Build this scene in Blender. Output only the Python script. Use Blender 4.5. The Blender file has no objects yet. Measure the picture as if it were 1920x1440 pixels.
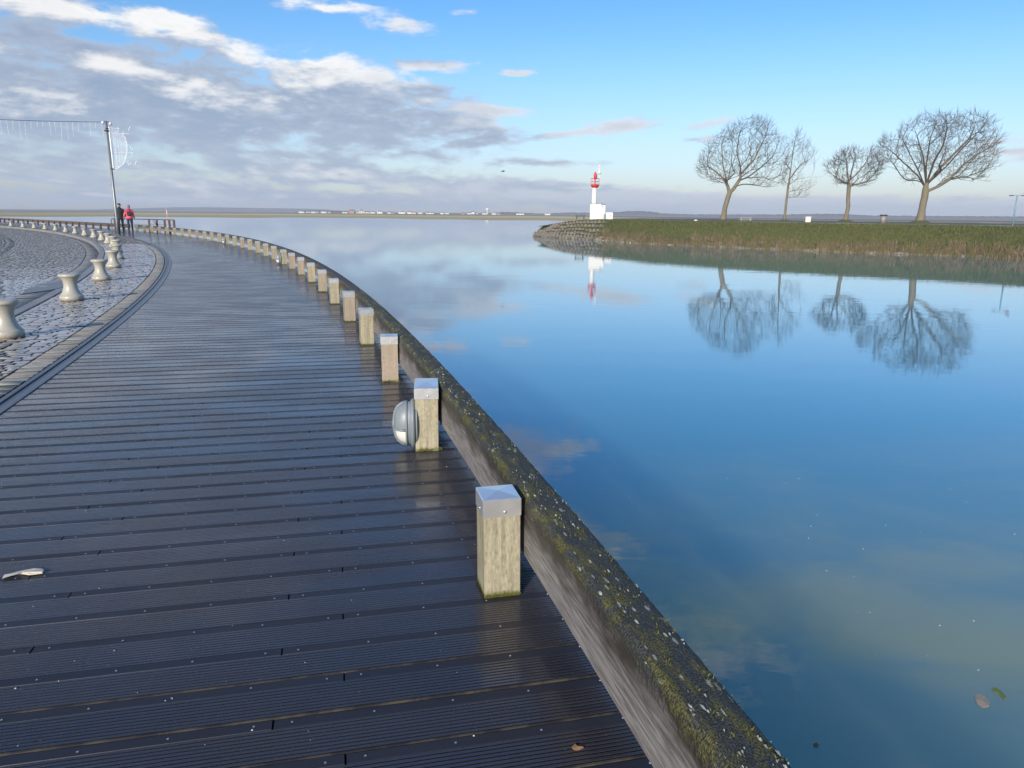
import bpy, bmesh, math, random
import numpy as np
from mathutils import Vector, Matrix, noise
random.seed(7); rng = np.random.default_rng(7)
SC = bpy.context.scene; COL = SC.collection
R = math.radians; PI = math.pi

# ------------------------------------------------------------ camera, sky, sun, exposure
FPX = 1400.0; PITCH = math.atan(321.5/1400); ROLL = math.atan(17/1920.); EYE = 1.5
cam = bpy.data.cameras.new('camera'); camo = bpy.data.objects.new('camera', cam); COL.objects.link(camo)
cam.sensor_width = 36; cam.lens = 36*FPX/1920; cam.clip_end = 9000; cam.clip_start = .05
camo.matrix_world = Matrix.Translation((0, 0, EYE)) @ Matrix.Rotation(PI/2-PITCH, 4, 'X') @ Matrix.Rotation(ROLL, 4, 'Z')
SC.camera = camo
SUN_EL = R(21); SUN_AZ = R(180+21)          # azimuth clockwise from +Y : behind the camera, to the left
sd = Vector((math.sin(SUN_AZ)*math.cos(SUN_EL), math.cos(SUN_AZ)*math.cos(SUN_EL), math.sin(SUN_EL)))
sun = bpy.data.lights.new('sun', 'SUN'); sun.energy = 3.9; sun.angle = R(.55); sun.color = (1, .90, .76)
suno = bpy.data.objects.new('sun', sun); COL.objects.link(suno)
suno.rotation_euler = sd.to_track_quat('Z', 'Y').to_euler(); suno.location = (0, -20, 30)
SC.view_settings.view_transform = 'Standard'; SC.view_settings.look = 'None'
SC.view_settings.exposure = .38; SC.view_settings.gamma = 1; SC.view_settings.use_curve_mapping = False

def ray(px, py):
    x = (px-960)/FPX; y = -(py-720)/FPX; c, s = math.cos(ROLL), math.sin(ROLL)
    x, y = x*c-y*s, x*s+y*c
    return Vector((x, math.cos(PITCH)+y*math.sin(PITCH), -math.sin(PITCH)+y*math.cos(PITCH)))
def gp(px, py, z=0.):                        # a point seen in the photo, on the level z
    r = ray(px, py); return Vector((0, 0, EYE))+r*((z-EYE)/r.z)
def at(px, py, d):                           # a point seen in the photo, at the ground distance d
    r = ray(px, py); return Vector((0, 0, EYE))+r*(d/math.hypot(r.x, r.y))
def azel(px, py):
    r = ray(px, py).normalized(); return math.atan2(r.x, r.y), math.asin(r.z)

# ------------------------------------------------------------ node helpers
class NT:
    def __init__(s, t): s.t = t
    def n(s, typ, **kw):
        nd = s.t.nodes.new(typ)
        for k, v in kw.items():
            if k[0] == '_': continue
            setattr(nd, k, v)
        return nd
    def l(s, a, b): s.t.links.new(a, b)
    def inp(s, sock, v):
        if v is None: return
        if hasattr(v, 'is_output') or isinstance(v, bpy.types.NodeSocket): s.l(v, sock)
        else: sock.default_value = v
    def m(s, op, a, b=None, c=None, clamp=False):
        nd = s.n('ShaderNodeMath', operation=op, use_clamp=clamp)
        s.inp(nd.inputs[0], a); s.inp(nd.inputs[1], b); s.inp(nd.inputs[2], c); return nd.outputs[0]
    def vm(s, op, a, b=None, scale=None):
        nd = s.n('ShaderNodeVectorMath', operation=op)
        s.inp(nd.inputs[0], a); s.inp(nd.inputs[1], b)
        if scale is not None: s.inp(nd.inputs[3], scale)
        return nd.outputs['Value'] if op in ('LENGTH', 'DOT_PRODUCT', 'DISTANCE') else nd.outputs[0]
    def xyz(s, v):
        nd = s.n('ShaderNodeSeparateXYZ'); s.l(v, nd.inputs[0]); return nd.outputs
    def comb(s, x=0., y=0., z=0.):
        nd = s.n('ShaderNodeCombineXYZ')
        for i, v in enumerate((x, y, z)): s.inp(nd.inputs[i], v)
        return nd.outputs[0]
    def noise(s, vec, scale=5., detail=4., rough=.55, dist=0., col=False):
        nd = s.n('ShaderNodeTexNoise'); s.inp(nd.inputs['Vector'], vec)
        nd.inputs['Scale'].default_value = scale; nd.inputs['Detail'].default_value = detail
        nd.inputs['Roughness'].default_value = rough; nd.inputs['Distortion'].default_value = dist
        return nd.outputs['Color' if col else 'Fac']
    def vor(s, vec, scale=5., feature='F1', out='Distance', rnd=1.):
        nd = s.n('ShaderNodeTexVoronoi', feature=feature); s.inp(nd.inputs['Vector'], vec)
        nd.inputs['Scale'].default_value = scale; nd.inputs['Randomness'].default_value = rnd; return nd.outputs[out]
    def ramp(s, f, stops, interp='LINEAR'):
        nd = s.n('ShaderNodeValToRGB'); cr = nd.color_ramp; cr.interpolation = interp
        while len(cr.elements) < len(stops): cr.elements.new(.5)
        for e, (p, c) in zip(cr.elements, stops):
            e.position = p; e.color = (c, c, c, 1) if isinstance(c, (int, float)) else (*c, 1)
        s.inp(nd.inputs[0], f); return nd.outputs[0]
    def mix(s, f, a, b, blend='MIX'):
        nd = s.n('ShaderNodeMix', data_type='RGBA', blend_type=blend)
        s.inp(nd.inputs[0], f)
        for i, v in ((6, a), (7, b)):
            if isinstance(v, tuple) and len(v) == 3: v = (*v, 1)
            s.inp(nd.inputs[i], v)
        return nd.outputs[2]
    def step(s, f, a, b):                   # smooth 0..1 between a and b
        nd = s.n('ShaderNodeMapRange', interpolation_type='SMOOTHSTEP')
        s.inp(nd.inputs[0], f); nd.inputs[1].default_value = a; nd.inputs[2].default_value = b
        return nd.outputs[0]
    def mp(s, vec, sc=(1, 1, 1), loc=(0, 0, 0), rot=(0, 0, 0)):
        nd = s.n('ShaderNodeMapping'); s.inp(nd.inputs[0], vec)
        nd.inputs['Scale'].default_value = sc; nd.inputs['Location'].default_value = loc; nd.inputs['Rotation'].default_value = rot
        return nd.outputs[0]
    def bump(s, h, strength=.3, dist=.01, normal=None):
        nd = s.n('ShaderNodeBump'); nd.inputs['Strength'].default_value = strength; nd.inputs['Distance'].default_value = dist
        s.inp(nd.inputs['Height'], h)
        if normal is not None: s.l(normal, nd.inputs['Normal'])
        return nd.outputs[0]
    def pos(s): return s.n('ShaderNodeNewGeometry').outputs['Position']
    def obj(s): return s.n('ShaderNodeTexCoord').outputs['Object']
    def uv(s): return s.n('ShaderNodeTexCoord').outputs['UV']
    def rnd(s): return s.n('ShaderNodeObjectInfo').outputs['Random']
    def tint(s): return s.n('ShaderNodeAttribute', attribute_name='tint').outputs['Fac']

def mat(name, col=(.5, .5, .5), rough=.6, metal=0., fn=None, **kw):
    m = bpy.data.materials.new(name); m.use_nodes = True; t = m.node_tree; t.nodes.clear(); N = NT(t)
    p = N.n('ShaderNodeBsdfPrincipled'); o = N.n('ShaderNodeOutputMaterial'); N.l(p.outputs[0], o.inputs[0])
    p.inputs['Base Color'].default_value = (*col, 1); p.inputs['Roughness'].default_value = rough; p.inputs['Metallic'].default_value = metal
    for k, v in kw.items(): p.inputs[k].default_value = v
    N.p = p; N.out = o
    if fn:
        r = fn(N) or {}
        for k, v in r.items():
            if isinstance(v, tuple) and len(v) == 3: v = (*v, 1)
            N.inp(p.inputs[k], v)
    return m

# ------------------------------------------------------------ world
w = bpy.data.worlds.new('World'); SC.world = w; w.use_nodes = True; wt = w.node_tree; wt.nodes.clear(); W = NT(wt)
sky = W.n('ShaderNodeTexSky', sky_type='NISHITA', sun_disc=False)
sky.sun_elevation = SUN_EL; sky.sun_rotation = SUN_AZ; sky.air_density = 1.0; sky.dust_density = .6; sky.ozone_density = 2.5; sky.altitude = 0
def px_ell(cx, cy, rx, ry, rot=0, k=1.):
    a, e = azel(cx, cy); return (a, e, rx/FPX, ry/FPX, -R(rot), k)
ELL = [px_ell(*q) for q in [
    (50, 160, 330, 88, 4, 1.15), (330, 188, 420, 70, 7, 1.2), (640, 190, 210, 66, 6, 1.15), (770, 222, 170, 34, 6, 1.0), (905, 207, 85, 12, 3, .8),
    (70, 10, 300, 24, 7, .9), (340, 55, 130, 19, 12, .85), (600, 12, 150, 18, 8, .62), (680, 35, 90, 14, 8, .55),
    (120, 292, 300, 34, 0, .72), (520, 286, 240, 24, 3, .66), (570, 322, 330, 26, 3, .95), (230, 345, 400, 22, 0, .72), (860, 345, 260, 26, 4, .9),
    (1130, 374, 330, 26, 3, 1.25), (1560, 391, 480, 20, 1, 1.1), (1960, 398, 300, 18, 1, 1.1), (500, 372, 700, 20, 0, .85),
    (805, 122, 60, 12, 0, .95), (912, 262, 95, 13, -6, .95), (1060, 252, 90, 8, -6, .8), (1180, 236, 75, 14, -6, .95), (1000, 305, 95, 9, 0, .8),
    (1305, 238, 48, 9, -8, .7), (1300, 261, 38, 7, 0, .7), (970, 138, 40, 7, 0, .6), (1900, 283, 45, 6, 0, .6), (1060, 346, 130, 8, 1, 1.0), (880, 22, 30, 6, 0, .5),
]] + [(-.02, R(19), R(8), R(2.2), R(-8), .8), (.09, R(24), R(5), R(1.8), R(10), .8), (.05, R(30), R(5), R(2.5), R(10), .7), (.30, R(31), R(7), R(3), 0, .7),
      (-R(52), R(7), R(24), R(5.5), 0, 1.1), (-R(70), R(14), R(20), R(5), 0, 1.), (-R(120), R(12), R(30), R(5), 0, .9), (-R(24), R(25), R(12), R(4), .1, .9),
      (R(70), R(4), R(30), R(1.6), 0, .9), (R(115), R(9), R(25), R(4), 0, .9)]
g = bpy.data.node_groups.new('cloud_density', 'ShaderNodeTree')
g.interface.new_socket('AzEl', in_out='INPUT', socket_type='NodeSocketVector')
g.interface.new_socket('Density', in_out='OUTPUT', socket_type='NodeSocketFloat')
G = NT(g); gi = G.n('NodeGroupInput'); go = G.n('NodeGroupOutput'); ae = gi.outputs[0]
env = None
for (a, e, ra, re, rot, k) in ELL:
    nd = G.n('ShaderNodeMapping', vector_type='TEXTURE'); G.l(ae, nd.inputs[0])
    nd.inputs['Location'].default_value = (a, e, 0); nd.inputs['Rotation'].default_value = (0, 0, rot); nd.inputs['Scale'].default_value = (ra, re, 1)
    v = G.m('MULTIPLY', G.m('SUBTRACT', 1.25, G.vm('LENGTH', nd.outputs[0])), k)
    env = v if env is None else G.m('SMOOTH_MAX', env, v, .25)
env = G.m('MINIMUM', G.m('MAXIMUM', env, -.6), .95)
x, y, z = G.xyz(ae)[:3]
el = G.m('ADD', G.m('MAXIMUM', y, 0.), .055)                     # flatter and finer towards the horizon
q = G.comb(G.m('DIVIDE', x, el), G.m('MULTIPLY', G.m('LOGARITHM', el, 2.718), 2.2), 0.)
n1 = G.noise(q, 1.5, 3, .5, .3); n2 = G.noise(G.mp(ae, (1, 3.1, 1)), 12., 8, .58, .25); n3 = G.noise(G.mp(ae, (1, 2.4, 1)), 38., 5, .6, .1)
nn = G.m('ADD', G.m('MULTIPLY', G.m('SUBTRACT', n1, .5), 1.5), G.m('ADD', G.m('MULTIPLY', G.m('SUBTRACT', n2, .5), 2.4), G.m('MULTIPLY', G.m('SUBTRACT', n3, .5), .9)))
G.l(G.m('ADD', env, nn), go.inputs[0])

d = W.n('ShaderNodeTexCoord').outputs['Generated']
dx, dy, dz = W.xyz(W.vm('NORMALIZE', d))[:3]
az = W.m('ARCTAN2', dx, dy); elv = W.m('ARCSINE', dz)
def dens(dex, dey):
    nd = W.n('ShaderNodeGroup'); nd.node_tree = g; W.l(W.comb(W.m('ADD', az, dex), W.m('ADD', elv, dey), 0.), nd.inputs[0]); return nd.outputs[0]
D0 = dens(0., 0.); D1 = dens(-.006, .030)
alpha = W.step(D0, .04, .72)
lit = W.m('MULTIPLY', W.step(W.m('SUBTRACT', D0, D1), .04, 1.10), W.m('ADD', .55, W.m('MULTIPLY', W.step(az, -.05, -.25), .45)))
thin = W.m('SUBTRACT', 1., W.step(D0, .2, 1.15))
litf = W.m('ADD', W.m('MULTIPLY', lit, .80), W.m('MULTIPLY', thin, .22), clamp=True)
ccol = W.mix(litf, (.265, .33, .455), (.98, .94, .88))
lowf = W.m('SUBTRACT', 1., W.step(elv, .0, .16))
ccol = W.mix(W.m('MULTIPLY', lowf, .50), ccol, (.40, .49, .64))                  # far clouds lose contrast in the air
hs = W.n('ShaderNodeHueSaturation'); W.l(W.m('ADD', .84, W.m('MULTIPLY', W.step(elv, .0, .22), .16)), hs.inputs['Value']); W.l(W.m('ADD', .96, W.m('MULTIPLY', W.step(elv, .02, .24), .32)), hs.inputs['Saturation'])
W.l(sky.outputs[0], hs.inputs['Color'])
skc = W.mix(1., hs.outputs[0], W.mix(W.step(elv, -.02, .20), (.90, .925, 1.12), (.92, 1.0, 1.13)), 'MULTIPLY')
SKY = .118
bg1 = W.n('ShaderNodeBackground'); W.l(skc, bg1.inputs[0]); bg1.inputs[1].default_value = SKY
bg2 = W.n('ShaderNodeBackground'); W.l(ccol, bg2.inputs[0]); bg2.inputs[1].default_value = .9
mx = W.n('ShaderNodeMixShader'); W.l(W.m('MULTIPLY', alpha, .90), mx.inputs[0]); W.l(bg1.outputs[0], mx.inputs[1]); W.l(bg2.outputs[0], mx.inputs[2])
wo = W.n('ShaderNodeOutputWorld'); W.l(mx.outputs[0], wo.inputs[0])

# ------------------------------------------------------------ object helpers
def link(o, parent=None, loc=None, rot=None):
    COL.objects.link(o)
    if parent: o.parent = parent
    if loc is not None: o.location = loc
    if rot is not None: o.rotation_euler = rot
    return o
def setp(o, label=None, cat=None, group=None, kind=None):
    if label: o['label'] = label
    if cat: o['category'] = cat
    if group: o['group'] = group
    if kind: o['kind'] = kind
    return o
def empty(name, loc=(0, 0, 0), rz=0., **k):
    o = bpy.data.objects.new(name, None); o.empty_display_size = .2
    return setp(link(o, None, loc, (0, 0, rz)), **k)
def mk(name, verts, faces, mats, parent=None, smooth=False, tint=None, uv=None, mi=None, loc=None, rot=None, **k):
    me = bpy.data.meshes.new(name)
    if isinstance(verts, np.ndarray) and isinstance(faces, np.ndarray):
        me.vertices.add(len(verts)); me.vertices.foreach_set('co', verts.astype(np.float32).ravel())
        nf, c = faces.shape; me.loops.add(nf*c); me.loops.foreach_set('vertex_index', faces.astype(np.int32).ravel())
        me.polygons.add(nf); me.polygons.foreach_set('loop_start', np.arange(nf, dtype=np.int32)*c)
        me.update(calc_edges=True); me.validate()
    else:
        me.from_pydata([tuple(v) for v in verts], [], [tuple(f) for f in faces]); me.update()
    for m in (mats if isinstance(mats, (list, tuple)) else [mats]): me.materials.append(m)
    if smooth: me.polygons.foreach_set('use_smooth', [True]*len(me.polygons))
    if mi is not None: me.polygons.foreach_set('material_index', np.asarray(mi, dtype=np.int32))
    if tint is not None:
        a = me.attributes.new('tint', 'FLOAT', 'POINT'); a.data.foreach_set('value', np.asarray(tint, dtype=np.float32))
    if uv is not None:
        l = me.uv_layers.new(name='UVMap'); vi = np.empty(len(me.loops), dtype=np.int32); me.loops.foreach_get('vertex_index', vi)
        l.data.foreach_set('uv', np.asarray(uv, dtype=np.float32)[vi].ravel())
    return setp(link(bpy.data.objects.new(name, me), parent, loc, rot), **k)
class MB:
    def __init__(s): s.v = []; s.f = []; s.t = []; s.mi = []
    def add(s, v, f, tint=.5, mi=0):
        o = len(s.v); s.v += [tuple(p) for p in v]; s.f += [tuple(i+o for i in q) for q in f]; s.t += [tint]*len(v); s.mi += [mi]*len(f)
    def box(s, c, size, rz=0., tint=.5, mi=0, ax=None, bev=0.):
        hx, hy, hz = size[0]/2, size[1]/2, size[2]/2
        if ax is None: X, Y, Z = Vector((math.cos(rz), math.sin(rz), 0)), Vector((-math.sin(rz), math.cos(rz), 0)), Vector((0, 0, 1))
        else: X, Y, Z = ax
        c = Vector(c)
        if bev <= 0:
            v = [c+X*hx*a+Y*hy*b+Z*hz*d for d in (-1, 1) for a, b in ((-1, -1), (1, -1), (1, 1), (-1, 1))]
            f = [(0, 3, 2, 1), (4, 5, 6, 7)]+[(i, (i+1) % 4, 4+(i+1) % 4, 4+i) for i in range(4)]
        else:
            rings = [(1-bev/hx, 1-bev/hy, -hz), (1, 1, -hz+bev), (1, 1, hz-bev), (1-bev/hx, 1-bev/hy, hz)]
            v = [c+X*hx*a*kx+Y*hy*b*ky+Z*zz for kx, ky, zz in rings for a, b in ((-1, -1), (1, -1), (1, 1), (-1, 1))]
            f = [(0, 3, 2, 1), (12, 13, 14, 15)]+[(r*4+i, r*4+(i+1) % 4, r*4+4+(i+1) % 4, r*4+4+i) for r in range(3) for i in range(4)]
        s.add(v, f, tint, mi)
    def tube(s, pts, rad, n=6, cap=True, tint=.5, mi=0, flat=1.):
        pts = [Vector(p) for p in pts]; m = len(pts)
        rad = [rad]*m if isinstance(rad, (int, float)) else rad
        v = []; up = None
        for i, p in enumerate(pts):
            t = (pts[min(i+1, m-1)]-pts[max(i-1, 0)]).normalized()
            if up is None: up = Vector((0, 0, 1)) if abs(t.z) < .9 else Vector((0, 1, 0))
            a = (up-t*up.dot(t)).normalized(); b = t.cross(a); up = a
            v += [p+(a*math.cos(2*PI*k/n)+b*math.sin(2*PI*k/n)*flat)*rad[i] for k in range(n)]
        f = [(i*n+k, i*n+(k+1) % n, (i+1)*n+(k+1) % n, (i+1)*n+k) for i in range(m-1) for k in range(n)]
        if cap: f += [tuple(range(n))[::-1], tuple((m-1)*n+k for k in range(n))]
        s.add(v, f, tint, mi)
    def lathe(s, prof, c=(0, 0, 0), n=24, tint=.5, mi=0, axis=None):
        c = Vector(c); Z = Vector(axis) if axis else Vector((0, 0, 1)); Z.normalize()
        X = Z.orthogonal().normalized(); Y = Z.cross(X); v = []
        for r, z in prof: v += [c+X*r*math.cos(2*PI*k/n)+Y*r*math.sin(2*PI*k/n)+Z*z for k in range(n)]
        m = len(prof); f = [(i*n+k, i*n+(k+1) % n, (i+1)*n+(k+1) % n, (i+1)*n+k) for i in range(m-1) for k in range(n)]
        if prof[0][0] > 1e-4: f.append(tuple(range(n))[::-1])
        if prof[-1][0] > 1e-4: f.append(tuple((m-1)*n+k for k in range(n)))
        s.add(v, f, tint, mi)
    def mk(s, name, mats, parent=None, smooth=False, **k):
        return mk(name, s.v, s.f, mats, parent, smooth, tint=s.t, mi=s.mi if max(s.mi or [0]) else None, **k)
def copy_tree(o, parent=None):
    c = o.copy(); COL.objects.link(c); c.parent = parent
    for ch in [q for q in o.children]: copy_tree(ch, c)
    return c

# ------------------------------------------------------------ the harbour curve: everything on the quay is concentric
CX, CY = -126.48, -30.59
def P(r, th, z=0.):
    a = R(th); return Vector((CX+r*math.cos(a), CY+r*math.sin(a), z))
def sh(th): return 0. if th < 44 else .020*(th-44)**2            # the far end of the quay opens outwards
def bol_r(th): return float(np.interp(th, [13, 18, 22, 26, 30, 37, 41, 44, 48.5, 55, 62], [126.95, 126.74, 126.55, 126.3, 126.12, 126.03, 126.2, 126.4, 126.85, 128.4, 131.5]))
def kin(th): return bol_r(th)-.58
def kout(th): return bol_r(th)-.40
def road_z(th): return -.12*min(max((th-21.2)/3.2, 0.), 1.)
TH0, TH1 = -12., 62.

# ------------------------------------------------------------ materials
def f_plank(N, flat=False):
    v = N.obj(); a = R(13); v2 = N.mp(N.pos(), rot=(0, 0, -a)); t = N.tint()
    gr = N.noise(N.mp(v2, (1.2, 60, 20)), 3., 5, .6); big = N.noise(v2, .9, 3, .5); fine = N.noise(v2, 260., 3, .6)
    wet = N.step(N.noise(N.mp(v2, (.6, 1.6, 1)), 1.7, 4, .6), .40, .62)
    c = N.mix(gr, (.011, .011, .015), (.036, .032, .038)); c = N.mix(N.m('MULTIPLY', t, .6), c, N.mix(t, (.030, .024, .024), (.012, .014, .024))); c = N.mix(N.m('MULTIPLY', N.step(big, .45, .8), .3), c, (.055, .05, .052))
    sp = N.step(N.noise(v2, 95., 2, .5), .70, .76); c = N.mix(N.m('MULTIPLY', sp, .35), c, (.20, .20, .19))
    r = N.m('ADD', N.m('MULTIPLY', wet, -.08), N.m('ADD', .42 if flat else .20, N.m('MULTIPLY', fine, .14)))
    if flat: c = N.mix(.35, c, (.026, .028, .036))
    else: c = N.mix(.18, c, (.06, .066, .085))
    h = N.m('ADD', N.m('MULTIPLY', gr, .6), N.m('MULTIPLY', fine, .55))
    return {'Base Color': c, 'Roughness': r, 'Normal': N.bump(h, .35, .003), 'Coat Weight': N.m('MULTIPLY', N.m('ADD', .25, N.m('MULTIPLY', wet, .55)), .14 if flat else 1.), 'Coat Roughness': .09, 'Specular IOR Level': .30 if flat else .85}
M_plank = mat('wet_dark_decking', fn=f_plank)
M_batten = mat('wet_flat_decking', fn=lambda N: f_plank(N, True))
M_worn = mat('sandy_worn_edge', (.19, .15, .085), .6, fn=lambda N: {'Base Color': N.mix(N.step(N.noise(N.mp(N.pos(), (3, 1, 1)), 4., 5, .6), .40, .62), (.022, .018, .018), (.072, .060, .042))})
M_under = mat('dark_gap', (.008, .008, .009), .8)
M_screw = mat('screw_steel', (.55, .56, .58), .35, .8)
def f_sett(N):
    p = N.pos(); t = N.tint(); n = N.noise(p, 26., 4, .6); b = N.noise(p, .8, 3, .5)
    c = N.ramp(t, [(0., (.30, .295, .28)), (.35, (.40, .39, .37)), (.6, (.48, .46, .42)), (.82, (.46, .38, .33)), (1., (.58, .56, .52))])
    c = N.mix(N.m('MULTIPLY', n, .35), c, (.15, .15, .145)); c = N.mix(N.m('MULTIPLY', N.step(b, .45, .75), .25), c, (.09, .085, .08))
    r = N.m('ADD', .08, N.m('ADD', N.m('MULTIPLY', n, .18), N.m('MULTIPLY', t, .12)))
    return {'Base Color': c, 'Roughness': r, 'Normal': N.bump(N.noise(p, 40., 4, .6), .35, .003), 'Coat Weight': .55, 'Coat Roughness': .09}
M_sett = mat('wet_granite_sett', fn=f_sett)
def f_border(N):
    p = N.pos(); t = N.tint(); n = N.noise(p, 30., 4, .6)
    c = N.ramp(t, [(0., (.34, .30, .22)), (.5, (.46, .41, .31)), (.8, (.42, .32, .26)), (1., (.56, .52, .43))])
    c = N.mix(N.m('MULTIPLY', n, .5), c, (.16, .14, .10)); c = N.mix(N.m('MULTIPLY', N.step(N.noise(p, 5., 4, .6), .52, .7), .55), c, (.11, .12, .03))
    return {'Base Color': c, 'Roughness': N.m('ADD', .32, N.m('MULTIPLY', n, .3)), 'Normal': N.bump(N.noise(p, 50., 4, .6), .5, .006)}
M_border = mat('sandy_border_sett', fn=f_border)
M_bed = mat('mossy_joint_bed', fn=lambda N: {'Base Color': N.mix(N.step(N.noise(N.pos(), 6., 4, .6), .50, .68), (.04, .038, .034), (.065, .07, .03)), 'Roughness': .9})
def f_kerb(N):
    p = N.pos(); n = N.noise(p, 40., 4, .6)
    return {'Base Color': N.mix(n, N.mix(N.tint(), (.26, .25, .22), (.36, .33, .28)), (.17, .165, .155)), 'Roughness': N.m('ADD', .3, N.m('MULTIPLY', n, .3)), 'Normal': N.bump(n, .3, .004)}
M_kerb = mat('granite_kerb', fn=f_kerb)
M_edge = mat('wet_grey_edging', fn=lambda N: {'Base Color': N.mix(N.noise(N.pos(), 18., 5, .6), N.mix(N.tint(), (.05, .055, .065), (.15, .16, .175)), (.06, .062, .066)), 'Roughness': N.m('ADD', .25, N.m('MULTIPLY', N.noise(N.pos(), 60.), .2)), 'Normal': N.bump(N.noise(N.pos(), 140.), .2, .002)})
def f_post(N):
    v = N.obj(); x, y, z = N.xyz(v)[:3]; rd = N.rnd()
    off = N.vm('ADD', v, N.comb(N.m('MULTIPLY', rd, 37.), 0., 0.))
    gr = N.noise(N.mp(off, (45, 45, 2.2)), 1., 5, .6, .3); band = N.noise(N.mp(off, (14, 14, .8)), 1., 2, .5)
    spk = N.noise(N.mp(off, (110, 110, 34)), 1., 4, .65); c = N.mix(N.step(gr, .34, .70), (.43, .39, .27), (.25, .225, .155)); c = N.mix(N.m('MULTIPLY', N.step(band, .45, .62), .38), c, (.24, .215, .17)); c = N.mix(N.m('MULTIPLY', N.step(spk, .50, .66), .55), c, (.15, .135, .085)); c = N.mix(N.m('MULTIPLY', N.step(spk, .44, .34), .4), c, (.52, .48, .36))
    c = N.mix(N.m('MULTIPLY', N.step(rd, .62, .95), .55), c, (.30, .22, .19))
    al = N.m('ADD', N.step(N.m('SUBTRACT', z, N.m('MULTIPLY', N.noise(off, 22., 4, .6), .055)), .004, -.022), N.m('MULTIPLY', N.step(N.m('ADD', x, N.m('MULTIPLY', N.noise(off, 9., 3, .6), .05)), -.035, -.065), .55), clamp=True)
    c = N.mix(N.m('MULTIPLY', al, .85), c, (.115, .125, .022))
    return {'Base Color': c, 'Roughness': .75, 'Normal': N.bump(gr, .5, .004)}
M_post = mat('weathered_pine_post', fn=f_post)
M_cap = mat('brushed_steel_cap', fn=lambda N: {'Base Color': N.mix(N.noise(N.obj(), 18., 4, .6), (.95, .93, .89), (.78, .77, .74)), 'Metallic': .8, 'Roughness': N.m('ADD', .22, N.m('MULTIPLY', N.noise(N.obj(), 25., 4, .6), .2)), 'Normal': N.bump(N.noise(N.obj(), 9., 2), .1, .003)})
def f_beam(N):
    u = N.uv(); ux, uy, _ = N.xyz(u)[:3]                         # u along the beam in m, v round the section: 0..1 inner face, 1..2 top, 2..3 outer face
    vec = N.comb(ux, N.m('MULTIPLY', uy, .2), 0.)
    gr = N.noise(N.mp(vec, (5, 120, 1)), 1., 6, .65, .4); bl = N.noise(N.mp(vec, (2.2, 9, 1)), 1.4, 5, .6, .3); fine = N.noise(vec, 160., 4, .6)
    scr = N.noise(N.mp(vec, (9, 230, 1)), 1., 4, .7); grey = N.mix(N.step(gr, .36, .64), (.27, .255, .245), (.11, .10, .094)); grey = N.mix(N.m('MULTIPLY', N.step(scr, .60, .72), .5), grey, (.34, .325, .31)); grey = N.mix(N.m('MULTIPLY', N.step(scr, .42, .32), .6), grey, (.06, .055, .05)); grey = N.mix(N.m('MULTIPLY', N.step(bl, .48, .68), .35), grey, (.27, .255, .245))
    m2 = N.noise(N.mp(vec, (4, 7, 1)), 2.0, 6, .62)
    fs = N.step(fine, .38, .62); top = N.mix(fs, (.010, .013, .014), (.078, .088, .082))
    moss = N.step(N.m('ADD', m2, N.m('MULTIPLY', N.step(uy, 1.9, .9), .06)), .50, .64)
    top = N.mix(N.m('MULTIPLY', moss, .88), top, N.mix(fs, (.024, .026, .008), (.20, .185, .04)))
    lich = N.vor(N.mp(vec, (20, 45, 1)), 1., rnd=1.); lc = N.vor(N.mp(vec, (20, 45, 1)), 1., out='Color')
    lsel = N.m('GREATER_THAN', N.xyz(lc)[0], .60); lsz = N.m('MULTIPLY', N.xyz(lc)[1], .36)
    lm = N.m('MULTIPLY', lsel, N.m('LESS_THAN', N.m('ADD', lich, N.m('MULTIPLY', N.m('SUBTRACT', fine, .5), .5)), lsz))
    lm = N.m('MULTIPLY', lm, N.step(uy, .8, 1.05))
    top = N.mix(N.m('MULTIPLY', lm, .85), top, (.40, .43, .38))
    edge = N.step(N.m('ADD', uy, N.m('MULTIPLY', N.m('SUBTRACT', bl, .5), 1.1)), .34, .86)
    mid = N.mix(edge, grey, (.035, .030, .022))
    tf = N.step(N.m('ADD', uy, N.m('MULTIPLY', N.m('SUBTRACT', N.noise(vec, 28., 5, .65), .5), .5)), .72, .95)
    c = N.mix(tf, mid, top)
    far = N.step(N.xyz(N.pos())[1], 10.62, 10.66); plain = N.mix(gr, (.085, .08, .075), (.04, .037, .036))
    c = N.mix(N.m('MULTIPLY', far, N.step(uy, .9, 1.0)), c, plain)
    h = N.m('ADD', N.m('MULTIPLY', gr, .5), N.m('ADD', N.m('MULTIPLY', N.m('MULTIPLY', fine, tf), 1.5), N.m('MULTIPLY', N.m('MULTIPLY', m2, tf), 1.5)))
    return {'Base Color': c, 'Roughness': N.mix(tf, (.62, .62, .62), (.72, .72, .72)), 'Normal': N.bump(h, 1., .010)}
M_beam = mat('mossy_old_beam', fn=f_beam)
M_moss = mat('moss_tuft', fn=lambda N: {'Base Color': N.mix(N.tint(), (.018, .022, .012), (.15, .15, .028)), 'Roughness': .9})
M_lichen = mat('pale_lichen', fn=lambda N: {'Base Color': N.mix(N.tint(), (.16, .19, .17), (.40, .42, .38)), 'Roughness': .9})
M_boll = mat('painted_cast_bollard', fn=lambda N: {'Base Color': N.mix(N.m('MULTIPLY', N.step(N.m('SUBTRACT', N.xyz(N.obj())[2], N.m('MULTIPLY', N.noise(N.obj(), 22., 5, .65), .07)), .02, -.03), .8), N.mix(N.noise(N.obj(), 9., 6, .65), (.46, .44, .37), (.33, .315, .265)), (.17, .12, .07)), 'Roughness': N.m('ADD', .24, N.m('MULTIPLY', N.noise(N.obj(), 40., 4), .25)), 'Normal': N.bump(N.noise(N.obj(), 60., 3), .12, .002)})
M_galv = mat('galvanised_pole', fn=lambda N: {'Base Color': N.mix(N.noise(N.obj(), 6., 4, .6), (.16, .17, .18), (.26, .27, .27)), 'Roughness': .4, 'Metallic': .5})
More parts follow.
